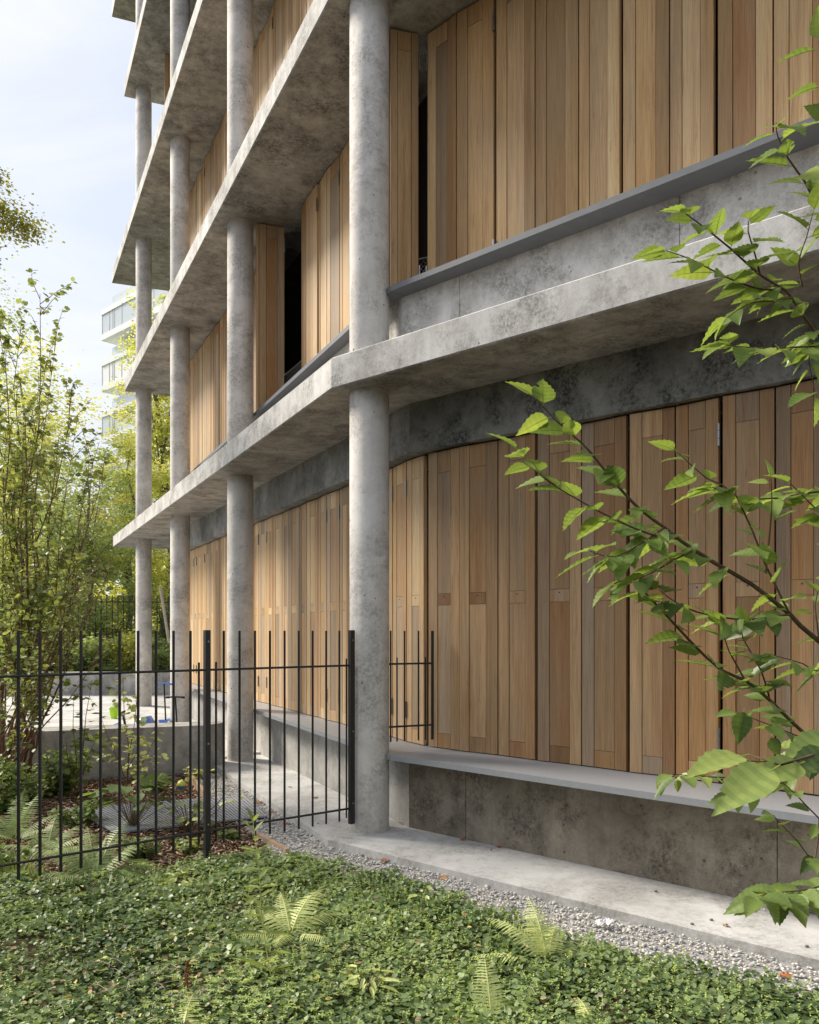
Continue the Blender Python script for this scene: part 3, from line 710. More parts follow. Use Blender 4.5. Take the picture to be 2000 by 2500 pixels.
for sx in (-.22, .24):
    for sy in (-.15, .15):
        mb = MB(); mb.tube([(-4.05+sx, 11.9+sy-.025, .12), (-4.05+sx, 11.9+sy+.025, .12)], .09, 16); wh = obj('wheel', mb, M['rubber'], car)
        mb = MB(); mb.tube([(-4.05+sx, 11.9+sy-.03, .12), (-4.05+sx, 11.9+sy+.03, .12)], .045, 12); obj('hub', mb, M['whiteplastic'], wh)
mb = MB(); mb.tube([(-4.13, 11.9, .30), (-4.17, 11.9, .50)], .014, 8)
pts = [(-4.17+.07*math.cos(a)*.3, 11.9+.085*math.sin(a), .51+.02*math.cos(a)) for a in np.linspace(0, 2*math.pi, 15)]
mb.tube(pts, .011, 6); obj('steering_wheel', mb, M['rubber'], car)
bk = empty('toy_bucket', (-5.63, 15.6, .03), 'lime green plastic bucket standing on the patio', 'bucket')
mb = MB(); mb.lathe((-5.63, 15.6, .03), [(.06,0),(.088,.20),(.095,.20),(.095,.22),(.082,.22),(.055,.01)], 24); obj('pail', mb, M['lime'], bk)
mb = MB(); mb.tube([(-5.63+.09*math.cos(a), 15.6-.03-.04*math.sin(a), .23+.03*math.sin(a)) for a in np.linspace(0, math.pi, 10)], .004, 6); obj('handle', mb, M['whiteplastic'], bk)
def scooter(x, y, lab, c1, c2, h):
    sc_ = empty('toy_scooter', (x, y, .03), lab, 'scooter', )
    mb = MB(); mb.tube([(x+.03, y, .10), (x, y, h)], .014, 8); obj('steering_pole', mb, M[c2], sc_)
    mb = MB(); mb.tube([(x-.14, y, h), (x-.05, y, h+.01), (x+.05, y, h+.01), (x+.14, y, h)], .014, 8); obj('handlebar', mb, M[c1], sc_)
    for s_ in (-1, 1):
        mb = MB(); mb.tube([(x+s_*.10, y, h+.003), (x+s_*.155, y, h)], .019, 8); obj('grip', mb, M['rubber'] if c1 != 'blue' else M['blue'], sc_)
    mb = MB(); mb.frame((x-.06, y), (1,0), (0,1), 0, .12, .09, .125, 0, .5); mb.frame((x-.10, y-.03), (1,0), (0,1), 0, .20, .10, .15, 0, .1); obj('deck', mb, M[c1], sc_)
    for s_ in (-.09, .09):
        mb = MB(); mb.tube([(x+s_-.015, y, .09), (x+s_+.015, y, .09)], .06, 14); obj('wheel', mb, M['whiteplastic'], sc_)
    mb = MB(); mb.tube([(x-.015, y+.5, .08), (x+.015, y+.5, .08)], .05, 14); obj('wheel', mb, M['whiteplastic'], sc_)
scooter(-4.27, 14.25, 'blue handled toy scooter beside the third column', 'blue', 'rubber', .77)
scooter(-3.86, 13.5, 'black toy scooter in front of the third column', 'rubber', 'rubber', .60)
bl = MB(); bc = (-2.51, 9.02, .0)
vs=[];fs=[];seg=24;rings=14
m_, nt_, out_ = mat_new('ball_colours')
cc = ramp(nt_, attr(nt_), [(0,(.02,.35,.42)), (.24,(.02,.35,.42)), (.26,(.85,.28,.10)), (.5,(.85,.28,.10)), (.52,(.35,.55,.12)), (.75,(.35,.55,.12)), (.77,(.80,.60,.10)), (1,(.80,.60,.10))])
principled(nt_, out_, cc, .5, .4); M['ball'] = m_
bb_ = MB()
for k in range(8):
    a0 = 2*math.pi*k/8; a1 = a0+2*math.pi/8; vs = []; fs = []
    for i in range(11):
        th = math.pi*i/10
        for j in range(4):
            a = a0+(a1-a0)*j/3; vs.append((bc[0]+.052*math.cos(th)+0, bc[1]+.052*math.sin(th)*math.cos(a), bc[2]+.052*math.sin(th)*math.sin(a)))
    for i in range(10):
        for j in range(3): fs.append((i*4+j, i*4+j+1, (i+1)*4+j+1, (i+1)*4+j))
    bb_.add(vs, fs, [.1,.35,.65,.9][k%4], True)
tag(obj('toy_ball', bb_, M['ball']), 'small teal and orange striped ball resting on mulch by the timber edging', 'ball')
# stakes
mb = MB(); mb.tube([(-6.72, 22.1, .5), (-6.78, 22.2, 1.0), (-6.72, 22.1, .5)][:2], .001, 4)
mb = MB(); mb.tube([at(413, 1570, 22.6), at(391, 1432, 22.6)], .045, 6); tag(obj('tree_stake', mb, M['stake']), 'pale leaning pole beside the third column in the bushes', 'stake')
mb = MB(); mb.tube([at(82, 1640, 22.4), at(81, 1440, 22.4)], .04, 6); tag(obj('tree_stake', mb, M['stake']), 'upright pale stake among the bushes at left', 'stake')

# ------------------------------------------------------------------ vegetation
def jitter_path(p0, p1, n, amt, rng):
    p0 = Vector(p0); p1 = Vector(p1); L_ = (p1-p0).length
    return [p0.lerp(p1, i/n)+Vector((rng.gauss(0,1), rng.gauss(0,1), rng.gauss(0,.5)))*amt*L_*(0 if i in (0,) else 1)*.5 for i in range(n+1)]
def leaves_at(points, axes, size, tmpl, nsp=.5, tones=None, nbase=(0,0,1)):
    n = len(points); B = rot_basis(np.asarray(axes), rand_nrm(n, nsp, nbase))
    t_ = RS.rand(n) if tones is None else tones
    return scatter(tmpl[0], tmpl[1], np.asarray(points), B, size, t_)
def build_tree(name, base, h, crown_c, crown_r, nleaf, lsize, lmat, bmat, label, cat, trunk_r=.12, nclump=60, seed=1, tmpl=LEAF4, gap=.30, group=None, stems=1, tonefun=None, nlimb=14):
    rng = random.Random(seed); rs = np.random.RandomState(seed)
    root = empty(name, base, label, cat, group)
    mb = MB(); base = Vector(base); cc_ = Vector(crown_c)
    top = Vector((cc_.x, cc_.y, cc_.z+crown_r[2]*.75))
    path = jitter_path(base-Vector((0,0,.1)), top, 7, .03, rng)
    mb.tube(path, [trunk_r*(1-.85*i/7) for i in range(8)], 8)
    # clumps in the crown volume
    cl = []
    while len(cl) < nclump:
        v = rs.normal(0, 1, 3); v /= np.linalg.norm(v); r = rs.rand()**.42
        p = np.array(crown_c)+v*r*np.array(crown_r)*(1+rs.normal(0,.10))
        cl.append((p, rs.uniform(.12, .30)*min(crown_r)))
    for i in range(nlimb):
        p, _ = cl[i]; k_ = rng.randint(2, 5); a = path[k_]; b = Vector(p)
        mid = a.lerp(b, .5)+Vector((0,0,(b-a).length*.08))
        r0 = trunk_r*(.45-.05*k_)
        mb.tube([a, mid, b], [max(r0,.012), max(r0*.55,.008), .005], 6, caps=False)
    obj('trunk', mb, bmat, root)
    pts = []; per = nleaf//nclump
    tn = []
    for p, r in cl:
        q_ = rs.normal(0, 1, (per, 3))*np.array([r, r, r*.55])[None]*.85+p[None]
        pts.append(q_); tn.append(np.clip(rs.uniform(.2,.8)+rs.normal(0,.2,per), 0, 1))
    pts = np.concatenate(pts); tn = np.concatenate(tn); n_ = len(pts)
    az = rs.uniform(0, 2*np.pi, n_); el = rs.uniform(-.7, .3, n_)
    ax = np.stack([np.cos(az)*np.cos(el), np.sin(az)*np.cos(el), np.sin(el)], 1)
    V, F, T_ = leaves_at(pts, ax, rs.uniform(.7, 1.25, n_)*lsize, tmpl, .6, tn)
    arrays_obj('crown', V, F, T_, lmat, root)
    return root
Y_ = M['leaf_yellow']; G_ = M['leaf_green']
def tree_px(px, pytop, pybot, Y, rx, seed, mat, n, ls, label, name='broadleaf_tree', zb=1.0, **kw):
    c = at(px, (pytop+pybot)/2, Y); rz = (pybot-pytop)/2/2000*Y
    return build_tree(name, (c.x, Y, zb), 0, (c.x, Y, c.z), (rx, rx, rz), n, ls, mat, M['bark_grey'], label, 'tree', seed=seed, group='trees behind the patio', **kw)
tree_px(395, 650, 1500, 31, 1.55, 3, Y_, 17000, .12, 'tall yellow green tree seen between the two farthest columns', trunk_r=.2, nclump=110)
tree_px(310, 1010, 1560, 27, 1.35, 4, Y_, 12000, .11, 'rounded yellow green tree just left of the farthest column', nclump=80)
tree_px(215, 1080, 1560, 24.5, 1.5, 5, G_, 12000, .09, 'drooping grey green tree in front of the yellow ones', nclump=80)
tree_px(60, 830, 1500, 29, 2.6, 6, Y_, 14000, .12, 'bright yellow tree glowing behind the tall left shrub', nclump=90, trunk_r=.18)
tree_px(-60, 700, 1500, 33, 3.0, 8, G_, 12000, .12, 'green tree at the left frame edge behind the shrub', nclump=80, trunk_r=.2)
tree_px(150, 1180, 1600, 30, 2.4, 9, Y_, 11000, .11, 'low yellow green tree in the middle of the background', nclump=70)
tree_px(470, 1050, 1560, 34, 3.0, 10, G_, 10000, .12, 'green tree glimpsed behind the building end', nclump=70)
# upper-left overhanging tree
build_tree('broadleaf_tree', (-8.1, 12.2, -.07), 0, (-7.6, 12.2, 8.0), (1.85, 1.1, .95), 27000, .052, M['leaf_olive'], M['bark_grey'],
           'tall tree whose yellow green branch tips hang in at the upper left', 'tree', trunk_r=.12, nclump=60, seed=22)
# far wood as one mass
rs = np.random.RandomState(77)
n = 26000; x = rs.uniform(-34, 6, n); y = rs.uniform(38, 46, n); hh = 5.6+2.2*np.sin(x*.5)+1.2*np.sin(x*1.7+1); z = rs.rand(n)**.8*hh+.5
V, F, T_ = leaves_at(np.stack([x,y,z],1), rand_dirs(n,-.8,.5), rs.uniform(.18,.36,n), LEAFR, .8, np.clip(rs.uniform(.3,.9,n),0,1))
tag(arrays_obj('woodland', V, F, T_, M['leaf_yellow']), 'far mass of pale sunlit woodland behind all the trees', 'woodland', kind='stuff')

n = 30000; x = rs.uniform(-7, 12, n); hh = 4.6+.9*np.sin(x*.9)+.5*np.sin(x*2.3); z = rs.rand(n)*hh  # unseen leaf mass added behind the camera to darken the right wing
y = -5.5-rs.rand(n)*1.8+.22*np.maximum(x, 0)*0
V, F, T_ = leaves_at(np.stack([x,y,z],1), rand_dirs(n,-.8,.5), rs.uniform(.16,.30,n), LEAFR, .8, np.clip(rs.uniform(.0,.6,n),0,1))
tag(arrays_obj('shade_mass', V, F, T_, M['leaf_dark']), 'thicket of leaves, added unseen behind the viewer to shade the right wing', 'shade_mass', kind='stuff')

# understory bushes on the bank and bed
def bush(base, r, h, n, ls, mat, label, seed, tmpl=LEAF4, name='bush', stems=9, bark='bark', group=None, low=.1):
    rng = random.Random(seed); rs = np.random.RandomState(seed)
    root = empty(name, base, label, 'bush', group); mb = MB(); pts = []; b = Vector(base)
    for i in range(stems):
        a = rng.uniform(0, 2*math.pi); e = b+Vector((math.cos(a)*r*rng.uniform(.3,1), math.sin(a)*r*rng.uniform(.3,1), h*rng.uniform(.6,1.05)))
        pth = [b+Vector((rng.uniform(-.05,.05), rng.uniform(-.05,.05), -.05)), b.lerp(e, .45)+Vector((0,0,h*.12)), e]
        mb.tube(pth, [.012*h+.003, .008*h+.002, .002], 5, caps=False)
        m = n//stems; tt = rs.uniform(low, 1, m)
        p = np.array(pth[0])[None]*(1-tt[:,None])**2+2*np.array(pth[1])[None]*(tt*(1-tt))[:,None]+np.array(pth[2])[None]*(tt**2)[:,None]
        pts.append(p+rs.normal(0, .14, (m,3))*np.array([r,r,h*.5])[None])
    obj('stems', mb, M[bark], root)
    pts = np.concatenate(pts); pts[:,2] = np.maximum(pts[:,2], base[2]+.01); n_ = len(pts)
    az = rs.uniform(0, 2*np.pi, n_); el = rs.uniform(-.6, .3, n_)
    ax = np.stack([np.cos(az)*np.cos(el), np.sin(az)*np.cos(el), np.sin(el)], 1)
    V, F, T_ = leaves_at(pts, ax, rs.uniform(.6, 1.2, n_)*ls, tmpl, .45, np.clip(rs.beta(2,2,n_),0,1))
    arrays_obj('foliage', V, F, T_, mat, root); return root
bl_ = [((-11.6,23.0,.5),1.2,1.6,'leafy green bush at the far left of the bank',1,'leaf_green'),
       ((-10.2,23.4,.5),1.1,1.3,'broad green bush behind the upright pale stake',2,'leaf_dark'),
       ((-9.0,22.9,.5),1.0,1.1,'low spreading bush in the middle of the bank',3,'leaf_green'),
       ((-7.9,23.2,.5),.9,1.2,'yellowish bush left of the farthest column',4,'leaf_yellow'),
       ((-7.0,23.0,.5),.8,1.0,'green bush between the farthest and third columns',5,'leaf_green'),
       ((-6.2,24.6,.6),1.0,1.8,'taller bush behind the leaning pole',6,'leaf_green'),
       ((-9.6,26.0,.8),1.5,2.3,'tall bush on the upper terrace behind the wall',7,'leaf_green'),
       ((-12.0,25.5,.8),1.6,2.6,'tall shaggy bush at the upper left terrace',8,'leaf_dark'),
       ((-8.0,27.6,.9),1.4,2.4,'dense green bush behind the distant railing',9,'leaf_dark')]
for b_, r_, h_, lab, sd, mt in bl_: bush(b_, r_, h_, 4200, .09, M[mt], lab, sd+40, LEAFR, group='bushes on the planted bank', low=.0)
bd = [((-4.35,8.2,-.07),.5,.62,'dark leafy bush at the foot of the tall red-stemmed shrub',1,2600),
      ((-3.75,8.75,-.07),.4,.5,'small dark bush against the low concrete wall',2,1800),
      ((-4.0,7.35,-.07),.45,.45,'low dark bush at the left edge behind the ferns',3,1800),
      ((-4.9,8.7,-.07),.5,.8,'dark bush cut by the left frame edge',4,1800)]
for b_, r_, h_, lab, sd, n_ in bd: bush(b_, r_, h_, n_, .05, M['leaf_dark'], lab, sd+70, LEAFR, group='low bushes in the mulch bed', low=.0)

# big multi-stemmed shrub behind the fence at left
def big_shrub(base, targets, nper, ls, label, seed, rad=.022, mat='leaf_shrub'):
    rng = random.Random(seed); rs = np.random.RandomState(seed)
    root = empty('tall_shrub', base, label, 'shrub'); mb = MB(); P_ = []; A_ = []
    b = Vector(base)
    for e in targets:
        e = Vector(e); s0 = b+Vector((rng.uniform(-.18,.18), rng.uniform(-.15,.15), -.05)); n_ = 9; L_ = (e-s0).length
        path = [s0.lerp(e, i/n_)+Vector((0,0,-.06*L_*math.sin(math.pi*i/n_)))+Vector((rng.gauss(0,.018),rng.gauss(0,.018),0))*L_*.5*(i>0) for i in range(n_+1)]
        r0 = rad*rng.uniform(.6,1.1)
        mb.tube(path, [r0*(1-.88*i/n_) for i in range(n_+1)], 6, caps=False)
        d = (e-s0).normalized()
        for j in range(int(9*L_/3)+3):
            tt = rng.uniform(.28, 1.0); k = min(int(tt*n_), n_-1); st = path[k].lerp(path[k+1], tt*n_-k)
            side = Vector((rng.uniform(-1,1), rng.uniform(-1,1), rng.uniform(.1,1.0))).normalized()
            tl = rng.uniform(.3,.85)*(1.15-tt*.6)
            en = st+(d*.6+side*.8).normalized()*tl
            mid = st.lerp(en,.5)+Vector((rng.gauss(0,.02),rng.gauss(0,.02),.02))
            mb.tube([st, mid, en], [.0045,.003,.0012], 4, caps=False)
            m = int(nper*tl)
            for q_ in range(m):
                u_ = rng.uniform(.1,1.02); p = st.lerp(mid, u_*2) if u_ < .5 else mid.lerp(en, u_*2-1)
                ax = (side*.4+Vector((rng.gauss(0,.7), rng.gauss(0,.7), rng.gauss(-.15,.3)))).normalized()
                P_.append(tuple(p+ax*.008)); A_.append(tuple(ax))
        for q_ in range(int(L_*nper*.35)):
            u_ = rng.uniform(.35,1); k = min(int(u_*n_), n_-1); p = path[k].lerp(path[k+1], u_*n_-k)
            ax = Vector((rng.gauss(0,.7), rng.gauss(0,.7), rng.gauss(.05,.3))).normalized(); P_.append(tuple(p+ax*.01)); A_.append(tuple(ax))
    obj('stems', mb, M['bark_red'], root)
    n_ = len(P_); V, F, T_ = leaves_at(np.array(P_), np.array(A_), rs.uniform(.65,1.25,n_)*ls, LEAFR, .4, np.clip(rs.beta(2,2.2,n_),0,1))
    arrays_obj('foliage', V, F, T_, M[mat], root); return root
bs = (-4.35, 8.9, -.07)
tg = []
for (px, py, Y) in [(100,720,8.6),(50,800,9.0),(10,760,8.6),(130,860,8.4),(170,930,8.8),(200,1010,8.3),(235,1080,8.7),(90,900,9.2),(20,900,9.4),(250,1180,8.3),
                    (150,1060,9.0),(60,1010,8.4),(215,1260,9.1),(120,1190,8.2),(-30,850,8.8),(-60,950,8.4),(-40,720,9),(265,1330,8.6),(180,1330,8.0),(40,1150,9.3)]:
    tg.append(at(px, py, Y))
big_shrub(bs, tg, 38, .060, 'tall red-stemmed shrub with fanning branches behind the fence at left', 5)
tg2 = [at(px, py, Y) for (px, py, Y) in [(230,1470,8.4),(270,1400,8.2),(150,1480,7.9),(60,1390,8.0),(-20,1330,8.3),(190,1420,8.0),(300,1520,8.3)]]
big_shrub((-4.6, 8.1, -.07), tg2, 22, .055, 'lower arching red-stemmed shrub leaning right behind the fence', 6, .013)

# saplings with bright leaves (behind the fence)
def sapling(base, top_pts, ls, label, seed, n_=26, mat='leaf_fern'):
    rng = random.Random(seed); root = empty('sapling', base, label, 'sapling', 'saplings behind the fence'); mb = MB(); P_=[]; A_=[]; b = Vector(base)
    for e in top_pts:
        e = Vector(e); path = [b+Vector((rng.uniform(-.03,.03),0,-.04)), b.lerp(e,.35)+Vector((rng.uniform(-.05,.05),0,.05)), b.lerp(e,.7), e]
        mb.tube(path, [.008,.006,.004,.0015], 5, caps=False)
        for q_ in range(n_):
            u_ = rng.uniform(.25,1)*3; k = min(int(u_),2); p = path[k].lerp(path[k+1], u_-k)
            ax = Vector((rng.gauss(0,.8), rng.gauss(0,.8), rng.gauss(.05,.25))).normalized(); L_ = rng.uniform(.04,.2)
            en = p+ax*L_; mb.tube([p, en], [.0015,.001], 4, caps=False)
            for j in range(3):
                a2 = (ax+Vector((rng.gauss(0,.6), rng.gauss(0,.6), rng.gauss(-.2,.2)))).normalized(); P_.append(tuple(en)); A_.append(tuple(a2))
    obj('stems', mb, M['twig'], root)
    m = len(P_); V, F, T_ = leaves_at(np.array(P_), np.array(A_), RS.uniform(.6,1.2,m)*ls, LEAFR, .3, np.clip(RS.uniform(.2,1,m),0,1))
    arrays_obj('foliage', V, F, T_, M[mat], root)
sapling((-3.05,8.85,-.07), [at(300,1650,8.6), at(335,1700,8.5), at(380,1800,8.5), at(250,1760,8.7), at(345,1790,8.3)], .065, 'bright green sapling growing before the low wall, right of the other', 1, 22)
sapling((-3.55,8.6,-.07), [at(180,1700,8.4), at(225,1660,8.6), at(160,1800,8.3), at(235,1800,8.3)], .075, 'larger leaved bright sapling, nearer the shrub stems', 2, 14, 'leaf_fg')
sapling((-1.86,6.95,-.06), [at(560,1925,6.8), at(548,1960,6.9)], .05, 'tiny yellow green seedling growing up through the grate', 3, 5)
sapling((-2.30,9.5,-.07), [at(440,1870,9.3), at(455,1880,9.2)], .06, 'small pale seedling beside the timber edging', 4, 9)

# broad-leaved plants at the grate
def broadplant(base, n, ls, h, label, seed, mat='leaf_dark', tm=None, cat='plant'):
    rng = random.Random(seed); root = empty('leafy_plant', base, label, cat); mb = MB(); lf = []
    b = Vector(base); P_=[]; A_=[]
    for i in range(n):
        a = rng.uniform(0, 2*math.pi); r_ = rng.uniform(.03, h*.7); e = b+Vector((math.cos(a)*r_, math.sin(a)*r_, h*rng.uniform(.35,1)))
        mb.tube([b, b.lerp(e,.5)+Vector((0,0,.05*h)), e], [.004,.003,.002], 5, caps=False); P_.append(tuple(e)); A_.append((math.cos(a), math.sin(a), rng.uniform(-.5,.15)))
    obj('stems', mb, M['twig'], root); m = len(P_)
    V, F, T_ = leaves_at(np.array(P_), np.array(A_), RS.uniform(.7,1.2,m)*ls, tm or LEAFR, .2, RS.uniform(.1,.8,m)); arrays_obj('foliage', V, F, T_, M[mat], root)
broadplant((-2.45,7.25,-.06), 34, .15, .46, 'dark broad-leaved plant growing over the grate', 1)
broadplant((-1.93,7.15,-.06), 34, .07, .30, 'small leafy plant at the near edge of the grate beside the post', 2, 'leaf_shrub')
broadplant((-1.55,5.55,-.05), 12, .16, .10, 'low lance-leaved weed right of the fern clump', 3, 'leaf_fern', LANCE)
broadplant((-2.03,5.62,-.05), 9, .26, .16, 'upright yellow green broad-leaved plant at the foot of the fence', 4, 'leaf_fg', LANCE)
broadplant((.10,5.05,-.02), 14, .10, .12, 'small pale rosette weed amid the creeping plants', 5, 'leaf_fern', LANCE)
broadplant((-.2,3.85,-.02), 16, .09, .12, 'pale star-leaved weed near the bottom centre', 6, 'leaf_fern', LANCE)

for k_, (bx_, by_, sz_) in enumerate([(-3.9,7.9,.5),(-3.9,8.5,.4),(-2.9,6.0,.3),(-3.5,6.2,.35),(-2.1,6.35,.22),(-1.75,6.5,.16),(-3.0,7.4,.3),(-4.2,8.9,.45),(-2.75,8.9,.25),(-4.4,7.6,.5),(-1.5,6.9,.12)]):
    bush((bx_, by_, -.07), sz_*.8, sz_*.75, int(700*sz_/.3), .045, M['leaf_shrub'] if k_%2 else M['leaf_dark'],
         ['low green plant between the shrub stems and the grate','leafy plant close to the low wall','low plant hugging the lower fence rail','low plant at the left edge under the rail','small plant at the near side of the grate','tiny plant near the fence post','loose plant left of the grate','tall leafy plant against the low wall','small plant behind the grate','leafy plant at the far left behind ferns','tiny sprout beside the gravel edging'][k_],
         200+k_, LEAFR, name='leafy_plant', stems=7, group='low plants in the mulch bed', low=.0)
# ferns
def fern(base, fronds, label, dark=0.0, mat='leaf_fern'):
    root = empty('fern', base, label, 'fern', 'ferns'); b = Vector(base)
    for (az, el, L_, bend) in fronds:
        mb = MB(); az = R(az); n_ = 15; pts = []
        p = b.copy(); e_ = R(el)
        for i in range(n_+1):
            pts.append(p.copy()); p = p+Vector((math.cos(az)*math.cos(e_), math.sin(az)*math.cos(e_), math.sin(e_)))*(L_/n_); e_ -= R(bend)/n_
        mb.tube(pts, [.0026*(1-.7*i/n_) for i in range(n_+1)], 5, tone=.9, caps=False)
        P_=[]; A_=[]; S_=[]; nn=[]
        side = Vector((-math.sin(az), math.cos(az), 0)); np_ = 25
        for i in range(3, np_):
            t_ = i/np_; k = min(int(t_*n_), n_-1); q_ = pts[k].lerp(pts[k+1], t_*n_-k); d = (pts[k+1]-pts[k]).normalized()
            ln = L_*.26*math.sin(math.pi*min(1,(t_*.86+.14)))**.8*(1-.3*t_)
            up = side.cross(d)*-1
            for s_ in (1,-1):
                ax = (side*s_+d*.45+up*random.uniform(-.15,.15)+Vector((0,0,-.22))).normalized()
                # pinna with toothed outline
                w_ = ln*.088; nseg = 6; vs = []; fs = []; nrm = ax.cross(d*s_).normalized(); wd = nrm.cross(ax).normalized()
                for j in range(nseg+1):
                    v = j/nseg; ww = w_*(1-v)**.7+.0005
                    dr = Vector((0,0,-.15*ln*v*v)); c = q_+ax*(ln*v)+dr
                    vs += [c-wd*ww*(1 if j%2 == 0 else .62), c, c+wd*ww*(1 if j%2 == 0 else .62)]
                for j in range(nseg):
                    a0 = j*3; fs += [(a0,a0+1,a0+4,a0+3),(a0+1,a0+2,a0+5,a0+4)]
                mb.add(vs, fs, min(1,max(0,random.uniform(.25,.75)+dark)))
        obj('frond', mb, M[mat], root)
fern((-.66,4.55,.0), [(65,60,.42,75),(45,38,.40,75),(150,46,.38,70),(110,50,.36,50),(200,30,.32,50),(330,25,.32,50),(20,20,.30,45),(260,35,.28,60)], 'pale fern in the creeping plants beside the tall weed')
fern((.70,4.16,.0), [(100,66,.42,60),(150,60,.42,70),(70,48,.34,60),(170,22,.42,45),(40,30,.28,55),(120,70,.28,40),(300,25,.2,50)], 'bright fern standing near the gravel edge at right')
fern((.36,3.58,-.03), [(95,68,.34,40),(150,20,.30,45),(60,30,.22,50),(190,30,.2,40)], 'single upright fern at the bottom edge')
fern((.80,3.50,-.03), [(100,40,.24,50),(60,30,.2,50),(150,25,.22,50)], 'small fern tips rising at the bottom right', .2)
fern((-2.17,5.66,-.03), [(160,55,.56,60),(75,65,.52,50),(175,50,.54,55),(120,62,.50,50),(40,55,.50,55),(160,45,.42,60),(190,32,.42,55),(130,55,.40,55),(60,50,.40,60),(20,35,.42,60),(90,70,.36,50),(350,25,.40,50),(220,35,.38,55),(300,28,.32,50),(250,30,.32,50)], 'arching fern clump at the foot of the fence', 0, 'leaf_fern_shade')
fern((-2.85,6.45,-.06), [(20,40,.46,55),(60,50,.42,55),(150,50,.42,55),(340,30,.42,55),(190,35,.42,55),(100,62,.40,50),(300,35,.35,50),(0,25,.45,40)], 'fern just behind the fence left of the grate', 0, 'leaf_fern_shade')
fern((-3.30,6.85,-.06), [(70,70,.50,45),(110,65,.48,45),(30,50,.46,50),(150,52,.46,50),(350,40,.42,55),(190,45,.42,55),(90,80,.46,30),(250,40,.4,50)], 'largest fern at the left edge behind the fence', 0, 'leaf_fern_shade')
fern((-.95,3.38,-.03), [(95,35,.36,45),(130,30,.34,50),(60,30,.34,50),(20,20,.3,50),(170,25,.3,50)], 'fern fronds at the bottom edge left of centre')
# grass clump
def grass(base, n, h, label, seed):
    rng = random.Random(seed); mb = MB(); b = Vector(base)
    for i in range(n):
        a = rng.uniform(0, 2*math.pi); el = rng.uniform(.5, 1.45); L_ = h*rng.uniform(.6,1.2); p = b+Vector((rng.gauss(0,.06), rng.gauss(0,.06), 0)); s_ = Vector((-math.sin(a), math.cos(a), 0))*.0028; vs=[]; fs=[]
        for j in range(7):
            w_ = 1-j/6.3; vs += [p-s_*w_, p+s_*w_]; p = p+Vector((math.cos(a)*math.cos(el), math.sin(a)*math.cos(el), math.sin(el)))*(L_/6); el -= .28
        for j in range(6): fs.append((2*j, 2*j+1, 2*j+3, 2*j+2))
        mb.add(vs, fs, rng.random())
    tag(obj('grass_tuft', mb, M['grass'], origin=base), label, 'grass tuft', 'grass tufts')
grass((-2.72,5.72,-.06), 260, .36, 'shaggy pale grass tuft under the fence at left', 1)
grass((-3.1,5.55,-.06), 160, .32, 'grass tuft at the left edge below the lower rail', 2)
grass((-.93,5.9,-.03), 22, .28, 'thin grass blades among creeping plants near the gravel', 3)
grass((-1.32,5.25,-.03), 24, .2, 'few broad grass blades right of the fern clump', 4)

# ------------------------------------------------------------------ ground cover
cov = [(-4.2,2.6),(-4.2,5.1),(-3.0,5.35),(-2.3,5.75),(-1.75,5.95),(-1.35,6.15),(-1.15,6.35)]+[(-1.05,6.2),(-.75,6.02),(-.42,5.74),(-.04,5.62),(.13,5.2),(.42,5.0),(.64,4.78),(1.29,4.22),(1.86,3.80),(3.0,2.7)]
def hgt(x, y):
    return .022+.020*np.sin(x*3.1+.7)*np.sin(y*2.7+1.1)+.014*np.sin(x*7.3+y*5.1)+.010*np.sin(x*13.1-y*11.7+.4)
# dark mound under the leaves
nx, ny = 120, 90; gx = np.linspace(-4, 3.1, nx); gy = np.linspace(2.8, 6.9, ny); XX, YY = np.meshgrid(gx, gy)
ins = inpoly(XX, YY, cov); ZZ = np.where(ins, hgt(XX, YY)-.045, -.12)
idx = np.arange(nx*ny).reshape(ny, nx); F = np.stack([idx[:-1,:-1], idx[:-1,1:], idx[1:,1:], idx[1:,:-1]], -1).reshape(-1, 4)
m_, nt_, out_ = mat_new('cover_litter'); cc = ramp(nt_, noise(nt_, geo_pos(nt_), 35, 6, .7), [(.35,(.035,.032,.018)), (.65,(.12,.09,.05))]); principled(nt_, out_, cc, .95, .1)
o = arrays_obj('garden_bed', np.stack([XX,YY,ZZ],-1).reshape(-1,3), F, np.full(len(F),.5), m_, smooth=np.ones(len(F),bool)); tag(o, kind='structure')
n = 125000; x = RS.uniform(-3.6, 2.9, n); y = RS.uniform(3.15, 6.8, n); k = in_view(x, y, .25)
# ragged edge
jx = x+.05*np.sin(y*23)+.07*np.sin(y*9+x*5)+RS.normal(0,.035,n); jy = y+.06*np.sin(x*17)+RS.normal(0,.04,n)
k &= inpoly(jx, jy, cov)
# thinner, browner patch at lower left, bare patch under the fern clump
bare = np.exp(-(((x+2.05)/.32)**2+((y-5.35)/.13)**2))
k &= RS.rand(n) > bare*.93
pt = np.sin(x*4.3+1.3*np.sin(y*3.1))*np.sin(y*5.2+1.1*np.sin(x*2.7))
k &= RS.rand(n) > np.clip((pt-.45)*1.3, 0, .75)*(.35+.65*(x < -.4))
x = x[k]; y = y[k]; n = len(x); print('cover leaves', n)
pos = np.stack([x, y, hgt(x, y)-.02+RS.rand(n)**.8*.036], 1)
ax = rand_dirs(n, -.35, .55)
tn = np.clip(RS.normal(.36, .2, n)+.12*np.sin(x*2.3+y*1.9)+.09*np.sin(x*6+1+y*3), 0, .8)
V, F, T_ = leaves_at(pos, ax, RS.uniform(.019, .040, n)*(1+.25*np.sin(x*3.3+2)*np.sin(y*4.1)), LEAFR, .42, tn)
o = arrays_obj('ground_cover', V, F, T_, M['leaf_ground']); tag(o, 'dense mat of small dark green creeping leaves in the foreground', 'ground cover', kind='stuff')
